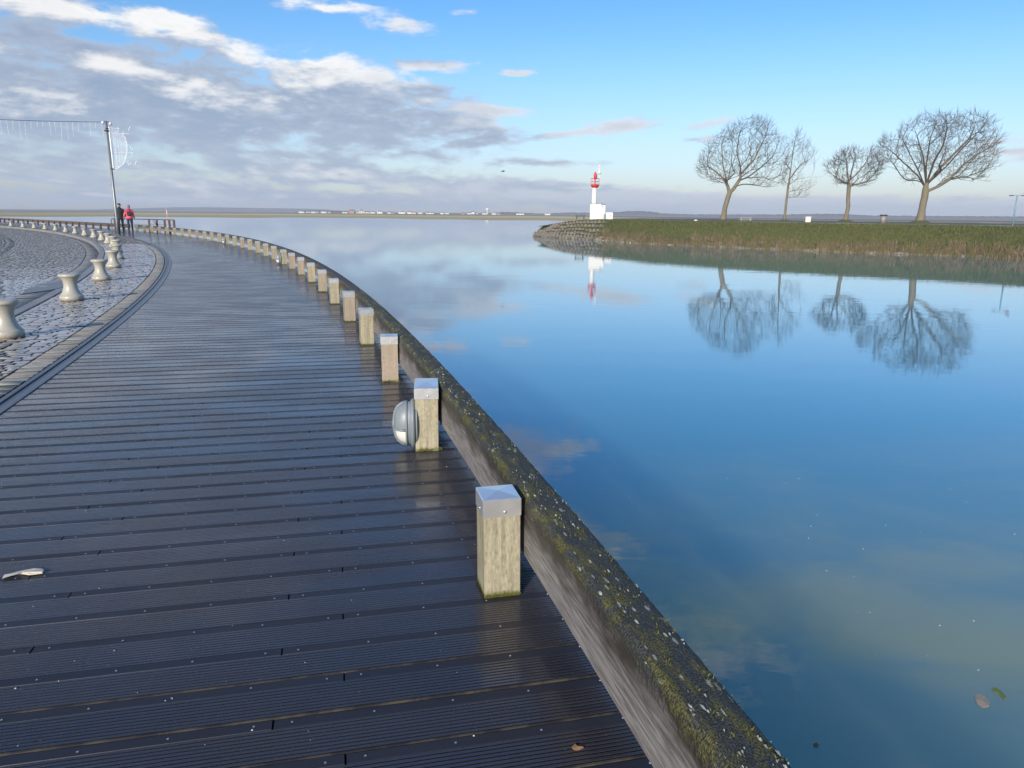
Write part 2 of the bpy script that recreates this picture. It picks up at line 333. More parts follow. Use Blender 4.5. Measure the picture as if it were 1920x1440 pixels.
M_white = mat('white_paint', fn=lambda N: {'Base Color': N.mix(N.noise(N.obj(), 2.5, 4, .6), (.74, .74, .72), (.58, .575, .55)), 'Roughness': .5})
M_red = mat('red_paint', (.55, .02, .03), .4)
M_blue = mat('blue_grey_paint', (.16, .26, .33), .5)
M_dark = mat('dark_metal', (.05, .05, .055), .4, .3)
M_grey = mat('grey_casting', fn=lambda N: {'Base Color': N.mix(N.noise(N.obj(), 30., 4, .6), (.16, .19, .21), (.21, .24, .26)), 'Roughness': .42})
M_glass = mat('frosted_lamp_glass', (.70, .71, .66), .25)
M_wire = mat('white_light_wire', (.75, .8, .85), .35)
M_brown = mat('brown_timber', fn=lambda N: {'Base Color': N.mix(N.noise(N.mp(N.obj(), (8, 8, 2)), 3., 4), N.mix(N.rnd(), (.06, .045, .04), (.16, .07, .05)), (.10, .085, .07)), 'Roughness': .7})
M_bark = mat('grey_bark', fn=lambda N: {'Base Color': N.mix(N.noise(N.mp(N.pos(), (1, 1, .35)), 3.2, 6, .65), (.24, .205, .14), (.105, .092, .058)), 'Roughness': .9, 'Normal': N.bump(N.noise(N.mp(N.pos(), (1, 1, .3)), 9., 4), .6, .05)})  # mottled trunk bark, the same tones on every side
M_twig = mat('twig_bark', fn=lambda N: {'Base Color': N.mix(N.tint(), (.080, .062, .040), (.075, .045, .040)), 'Roughness': .9})
def f_bank(N):
    p = N.pos(); x, y, z = N.xyz(p)[:3]; n = N.noise(p, .9, 5, .6); f = N.noise(p, 6., 5, .65)
    grass = N.mix(f, (.048, .062, .013), (.115, .125, .032)); grass = N.mix(N.m('MULTIPLY', N.step(n, .45, .7), .5), grass, (.11, .10, .03))
    mud = N.mix(N.step(N.m('ADD', z, N.m('MULTIPLY', n, .25)), -1.10, -1.26), N.mix(f, (.095, .072, .05), (.05, .04, .028)), N.mix(f, (.24, .20, .15), (.12, .10, .075))); hz = N.m('ADD', z, N.m('MULTIPLY', N.m('SUBTRACT', n, .5), 1.3))
    c = N.mix(N.step(hz, -1.1, -.35), mud, grass)
    flat = N.mix(f, (.15, .145, .095), (.10, .115, .055)); c = N.mix(N.m('MULTIPLY', N.step(N.n('ShaderNodeAttribute', attribute_name='tint').outputs['Fac'], .45, .75), .85), c, flat)
    return {'Base Color': c, 'Roughness': .95, 'Normal': N.bump(f, .8, .15)}
M_bank = mat('bank_grass_and_mud', fn=f_bank)
M_blade = mat('bank_blades', fn=lambda N: {'Base Color': N.ramp(N.tint(), [(0., (.046, .064, .012)), (.35, (.092, .105, .022)), (.5, (.11, .10, .032)), (.72, (.145, .112, .058)), (.9, (.17, .13, .08)), (1., (.26, .21, .13))]), 'Roughness': .8})
M_rock = mat('pale_bank_stone', fn=lambda N: {'Base Color': N.mix(N.noise(N.pos(), 3., 4, .6), N.mix(N.tint(), (.15, .135, .105), (.46, .41, .33)), (.10, .088, .068)), 'Roughness': .85})
M_path = mat('pale_gravel_path', (.42, .40, .36), .9)
def f_marsh(N):
    p = N.pos(); t = N.tint(); n = N.noise(N.mp(p, (.004, .004, 1)), 1., 5, .6); n2 = N.noise(N.mp(p, (.012, .05, 1)), 1., 4, .6)
    c = N.ramp(N.m('ADD', t, N.m('MULTIPLY', N.m('SUBTRACT', n2, .5), .10)), [(0., (.42, .37, .28)), (.02, (.40, .32, .13)), (.12, (.42, .36, .12)), (.22, (.66, .48, .20)), (.34, (.46, .38, .20)), (.42, (.13, .105, .09)), (.5, (.105, .09, .08)), (.55, (.42, .34, .30)), (.62, (.20, .18, .15)), (1., (.16, .155, .14))])
    c = N.mix(N.m('MULTIPLY', N.step(n, .5, .62), .5), c, (.10, .125, .04))
    return {'Base Color': c, 'Roughness': .95}
M_marsh = mat('salt_marsh', fn=f_marsh)
M_wood = mat('far_woodland', fn=lambda N: {'Base Color': N.mix(N.noise(N.pos(), .08, 4, .6), (.045, .05, .04), (.075, .07, .06)), 'Roughness': .95})
M_wall = [mat('far_white_render', (.75, .73, .66), .8), mat('far_cream_render', (.68, .58, .42), .8), mat('far_pink_brick', (.42, .25, .20), .8), mat('far_grey_render', (.45, .44, .44), .8)]
M_roof = [mat('far_slate_roof', (.10, .11, .13), .8), mat('far_tile_roof', (.26, .12, .08), .8)]
M_pane = mat('far_window_glass', (.05, .06, .08), .2)
M_concrete = mat('quay_concrete', fn=lambda N: {'Base Color': N.mix(N.noise(N.pos(), 3., 5, .6), (.16, .155, .14), (.09, .09, .08)), 'Roughness': .8})
def f_water(N):
    p = N.pos(); x, y, z = N.xyz(p)[:3]
    # slow swell, ripples and patches of breeze
    patch = N.step(N.noise(N.mp(p, (.05, .16, 1)), 1., 4, .6), .48, .66)
    r1 = N.noise(N.mp(p, (.45, 1.1, 1), rot=(0, 0, .12)), 1., 3, .5); r2 = N.noise(N.mp(p, (1.5, 4.2, 1), rot=(0, 0, -.1)), 1., 4, .55); r3 = N.noise(N.mp(p, (5, 13, 1), rot=(0, 0, .2)), 1., 3, .5)
    h = N.m('ADD', N.m('MULTIPLY', r1, 1.1), N.m('ADD', N.m('MULTIPLY', r2, .32), N.m('MULTIPLY', N.m('MULTIPLY', r3, patch), .10)))
    nb = N.bump(h, 1., .0026)
    murk = N.noise(N.mp(p, (.35, .5, 1)), 1., 5, .55, .4)
    near = N.step(N.m('SUBTRACT', y, N.m('MULTIPLY', x, .3)), 9.5, 3.2); shal = N.m('MULTIPLY', near, N.m('ADD', .42, N.m('MULTIPLY', N.step(murk, .36, .60), .58)))
    body = N.mix(shal, (.10, .47, .68), (.66, .82, .46))
    dif = N.n('ShaderNodeSubsurfaceScattering'); N.l(body, dif.inputs['Color']); dif.inputs['Scale'].default_value = 12.0; dif.inputs['Radius'].default_value = (1, 1, 1)
    blk = N.n('ShaderNodeBsdfDiffuse'); blk.inputs[0].default_value = (0, 0, 0, 1); mb = N.n('ShaderNodeMixShader'); mb.inputs[0].default_value = .62; N.l(dif.outputs[0], mb.inputs[1]); N.l(blk.outputs[0], mb.inputs[2]); dif = mb
    glo = N.n('ShaderNodeBsdfGlossy'); glo.inputs[0].default_value = (.97, .98, 1, 1); glo.inputs['Roughness'].default_value = .0; N.l(nb, glo.inputs['Normal'])
    fr = N.n('ShaderNodeFresnel'); fr.inputs[0].default_value = 1.34; N.l(nb, fr.inputs['Normal'])
    f = N.m('MULTIPLY', N.m('POWER', fr.outputs[0], .72), 1.0, clamp=True)
    ms = N.n('ShaderNodeMixShader'); N.l(f, ms.inputs[0]); N.l(dif.outputs[0], ms.inputs[1]); N.l(glo.outputs[0], ms.inputs[2]); N.l(ms.outputs[0], N.out.inputs[0])
M_water = mat('harbour_water', fn=f_water)

# ------------------------------------------------------------ water, marsh, far land
WZ = -1.5
def grid(xs, ys, zf): pass
wx = [-2700, -600, -150, -40, 0, 40, 150, 600, 2700]; wy = [-120, 0, 12, 40, 120, 400, 1200, 2700]
mk('harbour_water', [(x, y, WZ) for y in wy for x in wx], [(j*9+i, j*9+i+1, (j+1)*9+i+1, (j+1)*9+i) for j in range(len(wy)-1) for i in range(8)], M_water, kind='structure')
def front(a):                                                    # distance of the marsh's water edge by azimuth
    px = 960+1400*math.tan(a); return float(np.interp(px, [0, 300, 600, 850, 1040, 1300, 1920], [335, 345, 350, 325, 300, 150, 150]))
av = np.linspace(-.95, .95, 150); tv = np.array([0, .004, .012, .03, .06, .1, .15, .22, .3, .4, .55, .75, .95, 1.0])
V = []; T = []
for a in av:
    f0 = front(a)*(1+.03*math.sin(a*23)+.02*math.sin(a*61))
    for t in tv:
        dd = f0*(2600/f0)**(t); zz = WZ-.12+min(t/.03, 1)*.38+.08*noise.noise((a*30, t*12, 0))*min(t/.05, 1)
        V.append((dd*math.sin(a), dd*math.cos(a), zz)); T.append(t)
nt = len(tv)
mk('salt_marsh', V, [(i*nt+j, (i+1)*nt+j, (i+1)*nt+j+1, i*nt+j+1) for i in range(len(av)-1) for j in range(nt-1)], M_marsh, smooth=True, tint=T, kind='structure')
def ridge(name, d, pts, seedv, jag=.8, thick=60, **k):           # a far wood or hill: rounded clumps along a line, with real depth
    vs = []; fs = []; n = 0
    xs = np.arange(pts[0][0], pts[-1][0], 1.2); base = -1.6
    row = []
    for x in xs:
        ytop = float(np.interp(x, [p[0] for p in pts], [p[1] for p in pts])); q = at(x, ytop, d); hgt = q.z+noise.noise((x*.11, seedv, 0))*jag+noise.noise((x*.45, seedv, 3))*jag*.6
        u = Vector((q.x, q.y, 0)).normalized()
        row.append([(q.x, q.y, base), (q.x, q.y, max(base+.2, (hgt-base)*.62+base)), (q.x+u.x*thick*.25, q.y+u.y*thick*.25, max(base+.3, hgt)), (q.x+u.x*thick, q.y+u.y*thick, base)])
    vs = [p for r_ in row for p in r_]
    fs = [(i*4+j, (i+1)*4+j, (i+1)*4+j+1, i*4+j+1) for i in range(len(row)-1) for j in range(3)]
    return mk(name, vs, fs, M_wood, **k)
ridge('distant_hills', 2450, [(150, 393), (240, 391), (330, 388.5), (400, 388.5), (480, 390), (560, 391), (620, 393)], 1, .6, 100, kind='structure')
ridge('distant_wood', 1500, [(1000, 402), (1060, 398.5), (1130, 399), (1165, 397), (1178, 395.5), (1215, 396), (1240, 400), (1300, 402), (1480, 402), (1530, 401), (1580, 401), (1630, 404), (1760, 405), (1960, 406)], 2, 1.1, 60, label='bluish far wood along the flat shore behind the bank', cat='wood', kind='stuff')
ridge('distant_wood', 1250, [(548, 398), (575, 395), (640, 395), (655, 396), (700, 398), (770, 399.5), (830, 399.5), (900, 400), (950, 397.5), (1000, 400), (1050, 402)], 3, 1.2, 50, label='dark trees behind the white seaside town', cat='wood', kind='stuff')

# ------------------------------------------------------------ the far town
town = [(566, 402, 9, 4, 0, 0), (578, 402, 7, 3, 3, 0), (588, 402, 8, 3, 0, 0), (594, 402, 5, 4, 3, 0), (607, 401, 9, 5, 0, 0), (617, 402, 7, 3, 3, 0), (647, 401, 8, 3, 0, 0), (660, 400, 8, 6, 2, 1),
        (672, 402, 6, 5, 1, 0), (678, 402, 8, 8, 1, 0), (689, 402, 9, 5, 1, 0), (699, 402, 8, 4, 0, 0), (713, 402, 9, 6, 0, 0), (730, 402, 6, 3, 0, 0), (736, 402, 5, 4, 2, 1), (754, 402.5, 11, 6, 0, 0),
        (768, 402, 6, 5, 0, 0), (776, 402.5, 8, 3, 1, 1), (788, 402, 7, 3, 0, 0), (806, 403, 12, 4, 0, 0), (829, 403, 6, 3, 0, 0), (838, 403, 6, 4, 0, 0), (868, 403.5, 6, 3, 2, 1),
        (880, 403.5, 7, 5, 0, 0), (886, 403.5, 7, 7, 0, 0), (893, 403.5, 6, 5, 0, 0), (908, 403.5, 7, 4, 0, 1), (926, 404, 7, 3, 0, 0), (934, 404, 7, 4, 2, 0), (975, 404.5, 13, 3, 0, 0), (1027, 404.5, 9, 3, 0, 0)]
names = ['white', 'cream', 'brick', 'grey']; ORD = ['first','second','third','fourth','fifth','sixth','seventh','eighth','ninth','tenth','eleventh','twelfth','thirteenth','fourteenth','fifteenth','sixteenth','seventeenth','eighteenth','nineteenth','twentieth','twenty-first','twenty-second','twenty-third','twenty-fourth','twenty-fifth','twenty-sixth','twenty-seventh','twenty-eighth','twenty-ninth','thirtieth','thirty-first']
for i, (px, py, wpx, hpx, mw, mr) in enumerate(town):
    d = 980+random.uniform(-20, 20); b = at(px, py, d); k = d/1420.; wd = wpx*k; hh = hpx*k; b.z = -1.35; ztop = at(px, py-hpx, d).z
    hh = max(ztop-b.z, 2.2)*1.22; wd *= 1.1
    nm = ['tall', 'low', 'broad', 'small'][(0 if hpx > 5 else 2 if wpx > 8 else 1 if hpx < 4 else 3)]
    side = 'left of' if px < 914 else 'right of'
    t = empty('seaside_house', b, -azel(px, py)[0]+random.uniform(-.3, .3), cat='house', group='houses of the far seaside town',
              label='%s %s house on the far shore, %s from the left end of town' % (nm, names[mw], ORD[i]))
    B = MB(); B.box((0, 0, hh*.34), (wd, wd*.8, hh*.68)); B.mk('wall', M_wall[mw], t)
    B = MB(); hw, hd, z0, z1 = wd*.54, wd*.44, hh*.68+.003, hh; 
    if i % 3: B.add([(-hw, -hd, z0), (hw, -hd, z0), (hw, hd, z0), (-hw, hd, z0), (-hw, 0, z1), (hw, 0, z1)], [(0, 1, 5, 4), (2, 3, 4, 5), (0, 4, 3), (1, 2, 5), (0, 3, 2, 1)])
    else: B.add([(-hw, -hd, z0), (hw, -hd, z0), (hw, hd, z0), (-hw, hd, z0), (0, -hd, z1), (0, hd, z1)], [(0, 1, 4), (1, 2, 5, 4), (2, 3, 5), (3, 0, 4, 5), (0, 3, 2, 1)])
    B.mk('roof', M_roof[mr], t)
    for kx in ((-.25, .25) if wd > 4 else (0,)):
        B = MB(); B.box((kx*wd, -wd*.4-.03, hh*.40), (wd*.14, .05, hh*.2)); B.mk('window', M_pane, t)
t = empty('water_tower', at(914, 404, 1000), 0, cat='tower', label='tall pale water tower rising above the far town'); t.location.z = -1.35; zt = at(914, 390, 1000).z+1.35
B = MB(); B.lathe([(1.5, 0), (1.2, zt*.6), (1.3, zt*.62)], n=14); B.mk('shaft', M_white, t, True)
B = MB(); B.lathe([(1.3, zt*.62), (2.3, zt*.70), (2.3, zt*.95), (.4, zt)], n=14); B.mk('tank', M_white, t, True)

# ------------------------------------------------------------ the grassy bank opposite
wl = [(1000, 443), (1040, 446), (1115, 450), (1165, 454), (1200, 457), (1300, 461.5), (1400, 466), (1500, 470), (1600, 474), (1700, 477.5), (1800, 481), (1920, 486.5), (2080, 494), (2400, 510)]
WLp = [gp(x, y, WZ) for x, y in wl]
def bank_section(u):                                             # u 0..1 along the shore
    s = u*(len(WLp)-1); i = min(int(s), len(WLp)-2); f = s-i; return WLp[i].lerp(WLp[i+1], f)
back_dir = Vector((.30, 1, 0)).normalized()
NU = 170; cols = [(-1.2, -.55), (0, 0), (.5, .32), (1.2, .85), (2.2, 1.45), (3.2, 1.95), (4.2, 2.2), (5.2, 2.24), (8, 2.27), (12, 2.29), (20, 2.32), (32, 2.32), (46, 2.2), (60, .2)]
V = []; T = []
for iu in range(NU+1):
    u = iu/NU; p = bank_section(u); p = p+Vector((0, 0, 0))
    tip = min(u*6, 1.)                                           # the bank narrows and drops to its point
    inn = Vector((.45+.55*min(u*5, 1)*0.4, 1, 0)).normalized()
    for j, (dd, h) in enumerate(cols):
        depth = dd*(.22+.78*tip) if dd > 5 else dd*(.8+.2*tip)
        q = p+inn*depth; hh = h*(.55+.45*min(u*9, 1)) if h > 0 else h
        hh += (noise.noise((q.x*.5, q.y*.5, 0))*.16+noise.noise((q.x*1.7, q.y*1.7, 2))*.07)*(1 if .2 < h < 2.1 else .25)
        V.append((q.x, q.y, WZ+hh)); T.append(0. if dd < 4.5 else (1. if dd > 5 else .5))
nc = len(cols)
bank = mk('river_bank', V, [(i*nc+j, (i+1)*nc+j, (i+1)*nc+j+1, i*nc+j+1) for i in range(NU) for j in range(nc-1)], M_bank, smooth=True, tint=T, kind='structure')
bank_v = np.array(V).reshape(NU+1, nc, 3)
def bank_pt(u, c):                                               # point on the bank surface: u along, c column (float)
    i = min(int(u*NU), NU-1); fu = u*NU-i; j = min(int(c), nc-2); fc = c-j
    a = bank_v[i, j]*(1-fc)+bank_v[i, j+1]*fc; b = bank_v[i+1, j]*(1-fc)+bank_v[i+1, j+1]*fc; return a*(1-fu)+b*fu
# pale path along the top
V = []; 
us = np.linspace(.42, 1, 60)
for u in us:
    for c in (7.05, 7.7): q = bank_pt(u, c); V.append((q[0], q[1], q[2]+.05))
mk('path', V, [(2*i, 2*i+2, 2*i+3, 2*i+1) for i in range(59)], M_path, kind='structure')
# grass and dead reeds on the slope: tapered blades
def blades(name, n, ufn, cfn, hfn, tfn, label, wid=.035):
    vs = np.zeros((n*3, 3)); tt = np.zeros(n*3)
    for i in range(n):
        u = ufn(); c = cfn(); q = bank_pt(u, c); h = hfn(c); a = random.uniform(0, PI); lx, ly = random.gauss(0, .25)*h, random.gauss(0, .25)*h
        w_ = wid*random.uniform(.6, 1.5); ca, sa = math.cos(a)*w_, math.sin(a)*w_
        vs[3*i] = (q[0]-ca, q[1]-sa, q[2]-.03); vs[3*i+1] = (q[0]+ca, q[1]+sa, q[2]-.03); vs[3*i+2] = (q[0]+lx, q[1]+ly, q[2]+h); tt[3*i:3*i+3] = tfn(c)
    return mk(name, vs, np.arange(n*3).reshape(n, 3), M_blade, tint=tt, kind='stuff', label=label, cat='grass')
def patch(c, seed):
    return noise.noise((seed*.3, c, 0))
uu = lambda: .13+.87*random.random()
blades('bank_grass', 42000, uu, lambda: random.uniform(2.4, 6.4), lambda c: random.uniform(.05, .14)*(1+(1.6*random.random()**4)), lambda c: random.uniform(.0, .40) if random.random() < .86 else random.uniform(.5, .8), 'short green grass covering the top of the far bank')
clump = [(.15+.85*random.random(), random.uniform(1.0, 2.9), random.uniform(.1, 1)) for _ in range(360)]
cur = [None]
def cu():
    cur[0] = random.choice(clump); return min(max(cur[0][0]+random.gauss(0, .0035), .12), 1)
blades('bank_reeds', 36000, cu, lambda: min(max(cur[0][1]+random.gauss(0, .3), .95), 3.6), lambda c: random.uniform(.10, .36)*(.4+cur[0][2]), lambda c: min(1, max(0, cur[0][2]*.45+.38+random.gauss(0, .14))), 'brown dead reeds and weeds along the foot of the far bank', .03)
def rocks(B, n, ufn, cfn, size, squash=.6):
    for _ in range(n):
        q = bank_pt(ufn(), cfn()); s = size*random.uniform(.5, 1.5); rz = random.uniform(0, PI)
        v = []; 
        for z, k in ((-.5, .8), (0, 1), (.42, .7)):
            v += [(q[0]+s*k*math.cos(rz+a*PI/3)*random.uniform(.75, 1.1), q[1]+s*k*math.sin(rz+a*PI/3)*random.uniform(.75, 1.1), q[2]+z*s*squash*2) for a in range(6)]
        B.add(v, [(i, (i+1) % 6, 6+(i+1) % 6, 6+i) for i in range(6)]+[(6+i, 6+(i+1) % 6, 12+(i+1) % 6, 12+i) for i in range(6)]+[(12, 13, 14, 15, 16, 17)], random.random())
B = MB(); rocks(B, 260, lambda: random.uniform(.155, .30), lambda: random.uniform(1.0, 2.0), .13); rocks(B, 420, lambda: random.uniform(.28, 1.), lambda: random.uniform(.9, 1.35), .07)
B.mk('shore_stones', M_rock, label='pale stones strewn along the water line of the far bank', cat='stones', kind='stuff')
# stepped stone revetment round the point, with upright kerbs between the blocks
rv = empty('stone_revetment', bank_pt(.06, 1.), 0, cat='revetment', label='stepped grey stone revetment wrapping the point below the light tower')
inv = rv.location.copy(); B = MB(); B2 = MB()
for rowi, c in enumerate((1.02, 1.7, 2.45, 3.2, 4.0, 4.8)):
    u = -.02+rowi*.012
    while u < .155:
        q = bank_pt(max(u, .0), c); q2 = bank_pt(min(max(u, 0)+.006, 1), c); dirv = Vector(q2-q); ang = math.atan2(dirv.y, dirv.x)
        if u >= 0: 
            B.box(Vector(q)-inv+Vector((0, 0, .10)), (random.uniform(.34, .52), .5, random.uniform(.14, .26)), ang, random.uniform(0, .55))
            if random.random() < .9: B2.box(Vector(q)-inv+Vector((-.28*math.cos(ang), -.28*math.sin(ang)-.25, .16)), (.10, .16, random.uniform(.2, .36)), ang, random.uniform(.6, 1))
        u += .0062*(1+.1*random.random())
B.mk('stone_blocks', M_rock, rv, kind='stuff'); B2.mk('upright_kerbs', M_rock, rv, kind='stuff')

# ------------------------------------------------------------ light tower on the point
LD = 100.; lb = at(1112, 410.5, LD); LZ = lb.z; k = LD/1420.
t = empty('light_tower', lb, -azel(1112, 410)[0], cat='light tower', label='slim white harbour light with red gallery and red lantern on the point')
def LX(px): return (px-1112)*k*1.0
def LH(py): return at(1112, py, LD).z-LZ
B = MB(); B.lathe([(.35, -.2), (.34, LH(382)), (.30, LH(351))], (LX(1113), .4, 0), 20); B.mk('column', M_white, t, True)
gx = LX(1113.5)
B = MB(); B.lathe([(.32, LH(352)), (.50, LH(349.5)), (.56, LH(346.8)), (.54, LH(346.2))], (gx, .4, 0), 16); B.mk('gallery_floor', M_red, t)
B = MB(); B.lathe([(.07, LH(346)), (.07, LH(336))], (gx, .4, 0), 10); B.mk('lantern_stem', M_red, t)
B = MB()
for z in (LH(334.5), LH(340.5), LH(345)): B.tube([(gx+.54*math.cos(a*PI/8), .4+.54*math.sin(a*PI/8), z) for a in range(17)], .020, 5)
for a in range(8): B.tube([(gx+.54*math.cos(a*PI/4), .4+.54*math.sin(a*PI/4), LH(347)), (gx+.54*math.cos(a*PI/4), .4+.54*math.sin(a*PI/4), LH(334.5))], .020, 5)
B.mk('gallery_railing', M_red, t)
B = MB(); B.lathe([(.16, LH(336)), (.20, LH(334)), (.20, LH(327)), (.12, LH(324)), (.05, LH(322)), (0, LH(321.5))], (gx, .4, 0), 14); B.mk('lantern', M_red, t, True)
mxx = LX(1121)
B = MB(); B.tube([(mxx, .9, LH(346)), (mxx, .9, LH(308))], .03, 6); B.tube([(mxx-.3, .9, LH(334)), (mxx-.3, .9, LH(314))], .022, 5); B.tube([(mxx-.3, .9, LH(316)), (mxx+.1, .9, LH(316))], .022, 5); B.tube([(gx+.2, .5, LH(340)), (mxx, .9, LH(340))], .03, 5)
B.tube([(mxx-.28, .9, LH(312)), (mxx+.02, .9, LH(308))], .02, 5); B.tube([(mxx-.2, .9, LH(309.5)), (mxx+.2, .9, LH(309.5))], .05, 6); B.mk('antenna_mast', M_white, t)
B = MB(); B.lathe([(.02, -.25), (.17, -.18), (.22, 0), (.17, .18), (0, .26)], (mxx+.02, .9, LH(322.5)), 12); B.mk('radome', M_white, t, True)
sbd = at(1120, 410.8, LD-1.5)
t2 = empty('equipment_hut', sbd, -azel(1120, 410)[0], cat='hut', label='square white windowless hut at the foot of the light tower')
hh = at(1120, 382.5, LD-1.5).z-sbd.z
B = MB(); B.box((0, .9, hh/2-.1), (1.92, 1.8, hh+.2), bev=.02); B.mk('wall', M_white, t2)
B = MB(); B.box((.0, .9, hh+.035), (2.0, 1.95, .06)); B.mk('roof', M_kerb, t2)
B = MB(); B.box((.72, -.06, hh-.05), (.62, .18, .08)); B.box((.55, -.04, hh+.12), (.10, .10, .14)); B.mk('roof_light', M_blue, t2)
B = MB(); B.box((.62, -.02, hh-.32), (.12, .03, .12)); B.mk('wall_vent', M_dark, t2)
ab = at(1139.5, 411, LD-2.3)
t3 = empty('electric_cabinet', ab, -azel(1139, 410)[0], cat='cabinet', label='low white cabinet beside the hut with a grey door panel')
ah = at(1139, 398.3, LD-2.3).z-ab.z
B = MB(); B.box((.18, .3, ah/2-.05), (.88, .6, ah+.1), bev=.02); B.mk('casing', M_white, t3)
B = MB(); B.box((-.40, -.05, ah*.42), (.26, .3, ah*.72)); B.mk('door_panel', M_grey, t3)
B = MB(); B.box((.30, -.012, ah*.5), (.10, .02, .12)); B.mk('vent', M_dark, t3); B = MB(); B.box((.12, -.012, ah*.5), (.06, .02, .06)); B.mk('latch', M_dark, t3)
def picnic(px, py, d, ln, label, m1, nm='picnic_bench', cat='bench'):
    b = at(px, py, d); t = empty(nm, b, -azel(px, py)[0], cat=cat, label=label)
    B = MB(); B.box((0, 0, .44), (ln, .5, .06)); B.mk('table_top', m1, t)
    for s in (-1, 1):
        B = MB(); B.box((s*ln*.36, 0, .17), (.12, .4, .48)); B.mk('leg', m1, t)
        B = MB(); B.box((0, s*.6, .24), (ln, .22, .05)); B.mk('seat', m1, t)
    return t
picnic(1088, 410.3, 96, 1.25, 'dark picnic bench on the grass left of the light tower', M_dark)
picnic(1398, 416.4, 86, 1.3, 'pale low picnic bench on the bank between the first two trees', M_kerb)
b = at(1304, 417, 88); B = MB(); B.box((0, 0, .1), (.34, .25, .3), bev=.02); B.box((.0, 0, .27), (.28, .2, .05)); setp(B.mk('stone_marker', M_white, loc=b), label='tiny white marker stone on the bank left of the first tree', cat='marker')
b = at(1514.5, 416.6, 86); t = empty('utility_box', b, -.3, cat='box', label='square cream utility box on the bank between the second and third trees')
B = MB(); B.box((0, 0, .24), (.52, .45, .56), bev=.02); B.mk('casing', M_wall[1], t); B = MB(); B.box((0, 0, .545), (.58, .5, .05)); B.mk('lid', M_white, t); B = MB(); B.box((.0, -.235, .24), (.40, .02, .40)); B.mk('door', M_wall[0], t)
b = at(1655.5, 416.8, 84); t = empty('litter_bin', b, -.4, cat='bin', label='grey litter bin with dark lid left of the largest tree')
B = MB(); B.lathe([(.26, -.1), (.27, .62)], n=14); B.mk('body', M_kerb, t, True); B = MB(); B.lathe([(.34, .62), (.35, .72), (.30, .74)], n=14); B.mk('lid', M_dark, t)
# twin-arm street lamp at the right edge with a gull on it
b = at(1898.5, 424., 75); zt = at(1905, 366, 75).z-b.z; kk = 68/1400.
t = empty('street_lamp', b, -azel(1899, 420)[0], cat='street lamp', label='slim blue street lamp with a flat cross arm near the right edge')
B = MB(); B.tube([(0, 0, -.2), (0, 0, 1.2), (0, 0, zt)], [.07, .055, .045], 8); B.mk('pole', M_blue, t, True)
B = MB(); B.box((.02, 0, zt), (1.15, .12, .07)); B.mk('cross_arm', M_blue, t)
for s in (-1, 1): B = MB(); B.box((s*.42+.02, -.02, zt-.035), (.34, .24, .07), bev=.015); B.mk('lamp_head', M_dark, t)
gb = b+Vector((.55*math.cos(-.58), .55*math.sin(-.58), zt+.06))
B = MB(); B.tube([(-.16, 0, .10), (-.05, 0, .11), (.08, 0, .15), (.15, 0, .25), (.19, 0, .27), (.24, 0, .26)], [.01, .07, .075, .045, .035, .006], 8); B.tube([(0, .02, .10), (0, .02, -.03)], .01, 4); B.tube([(0, -.02, .10), (0, -.02, -.03)], .01, 4)
setp(B.mk('perched_bird', mat('reddish_bird', (.25, .08, .08), .8), loc=gb, rot=(0, 0, -.6)), label='small dark bird perched on the end of the blue lamp arm', cat='bird')

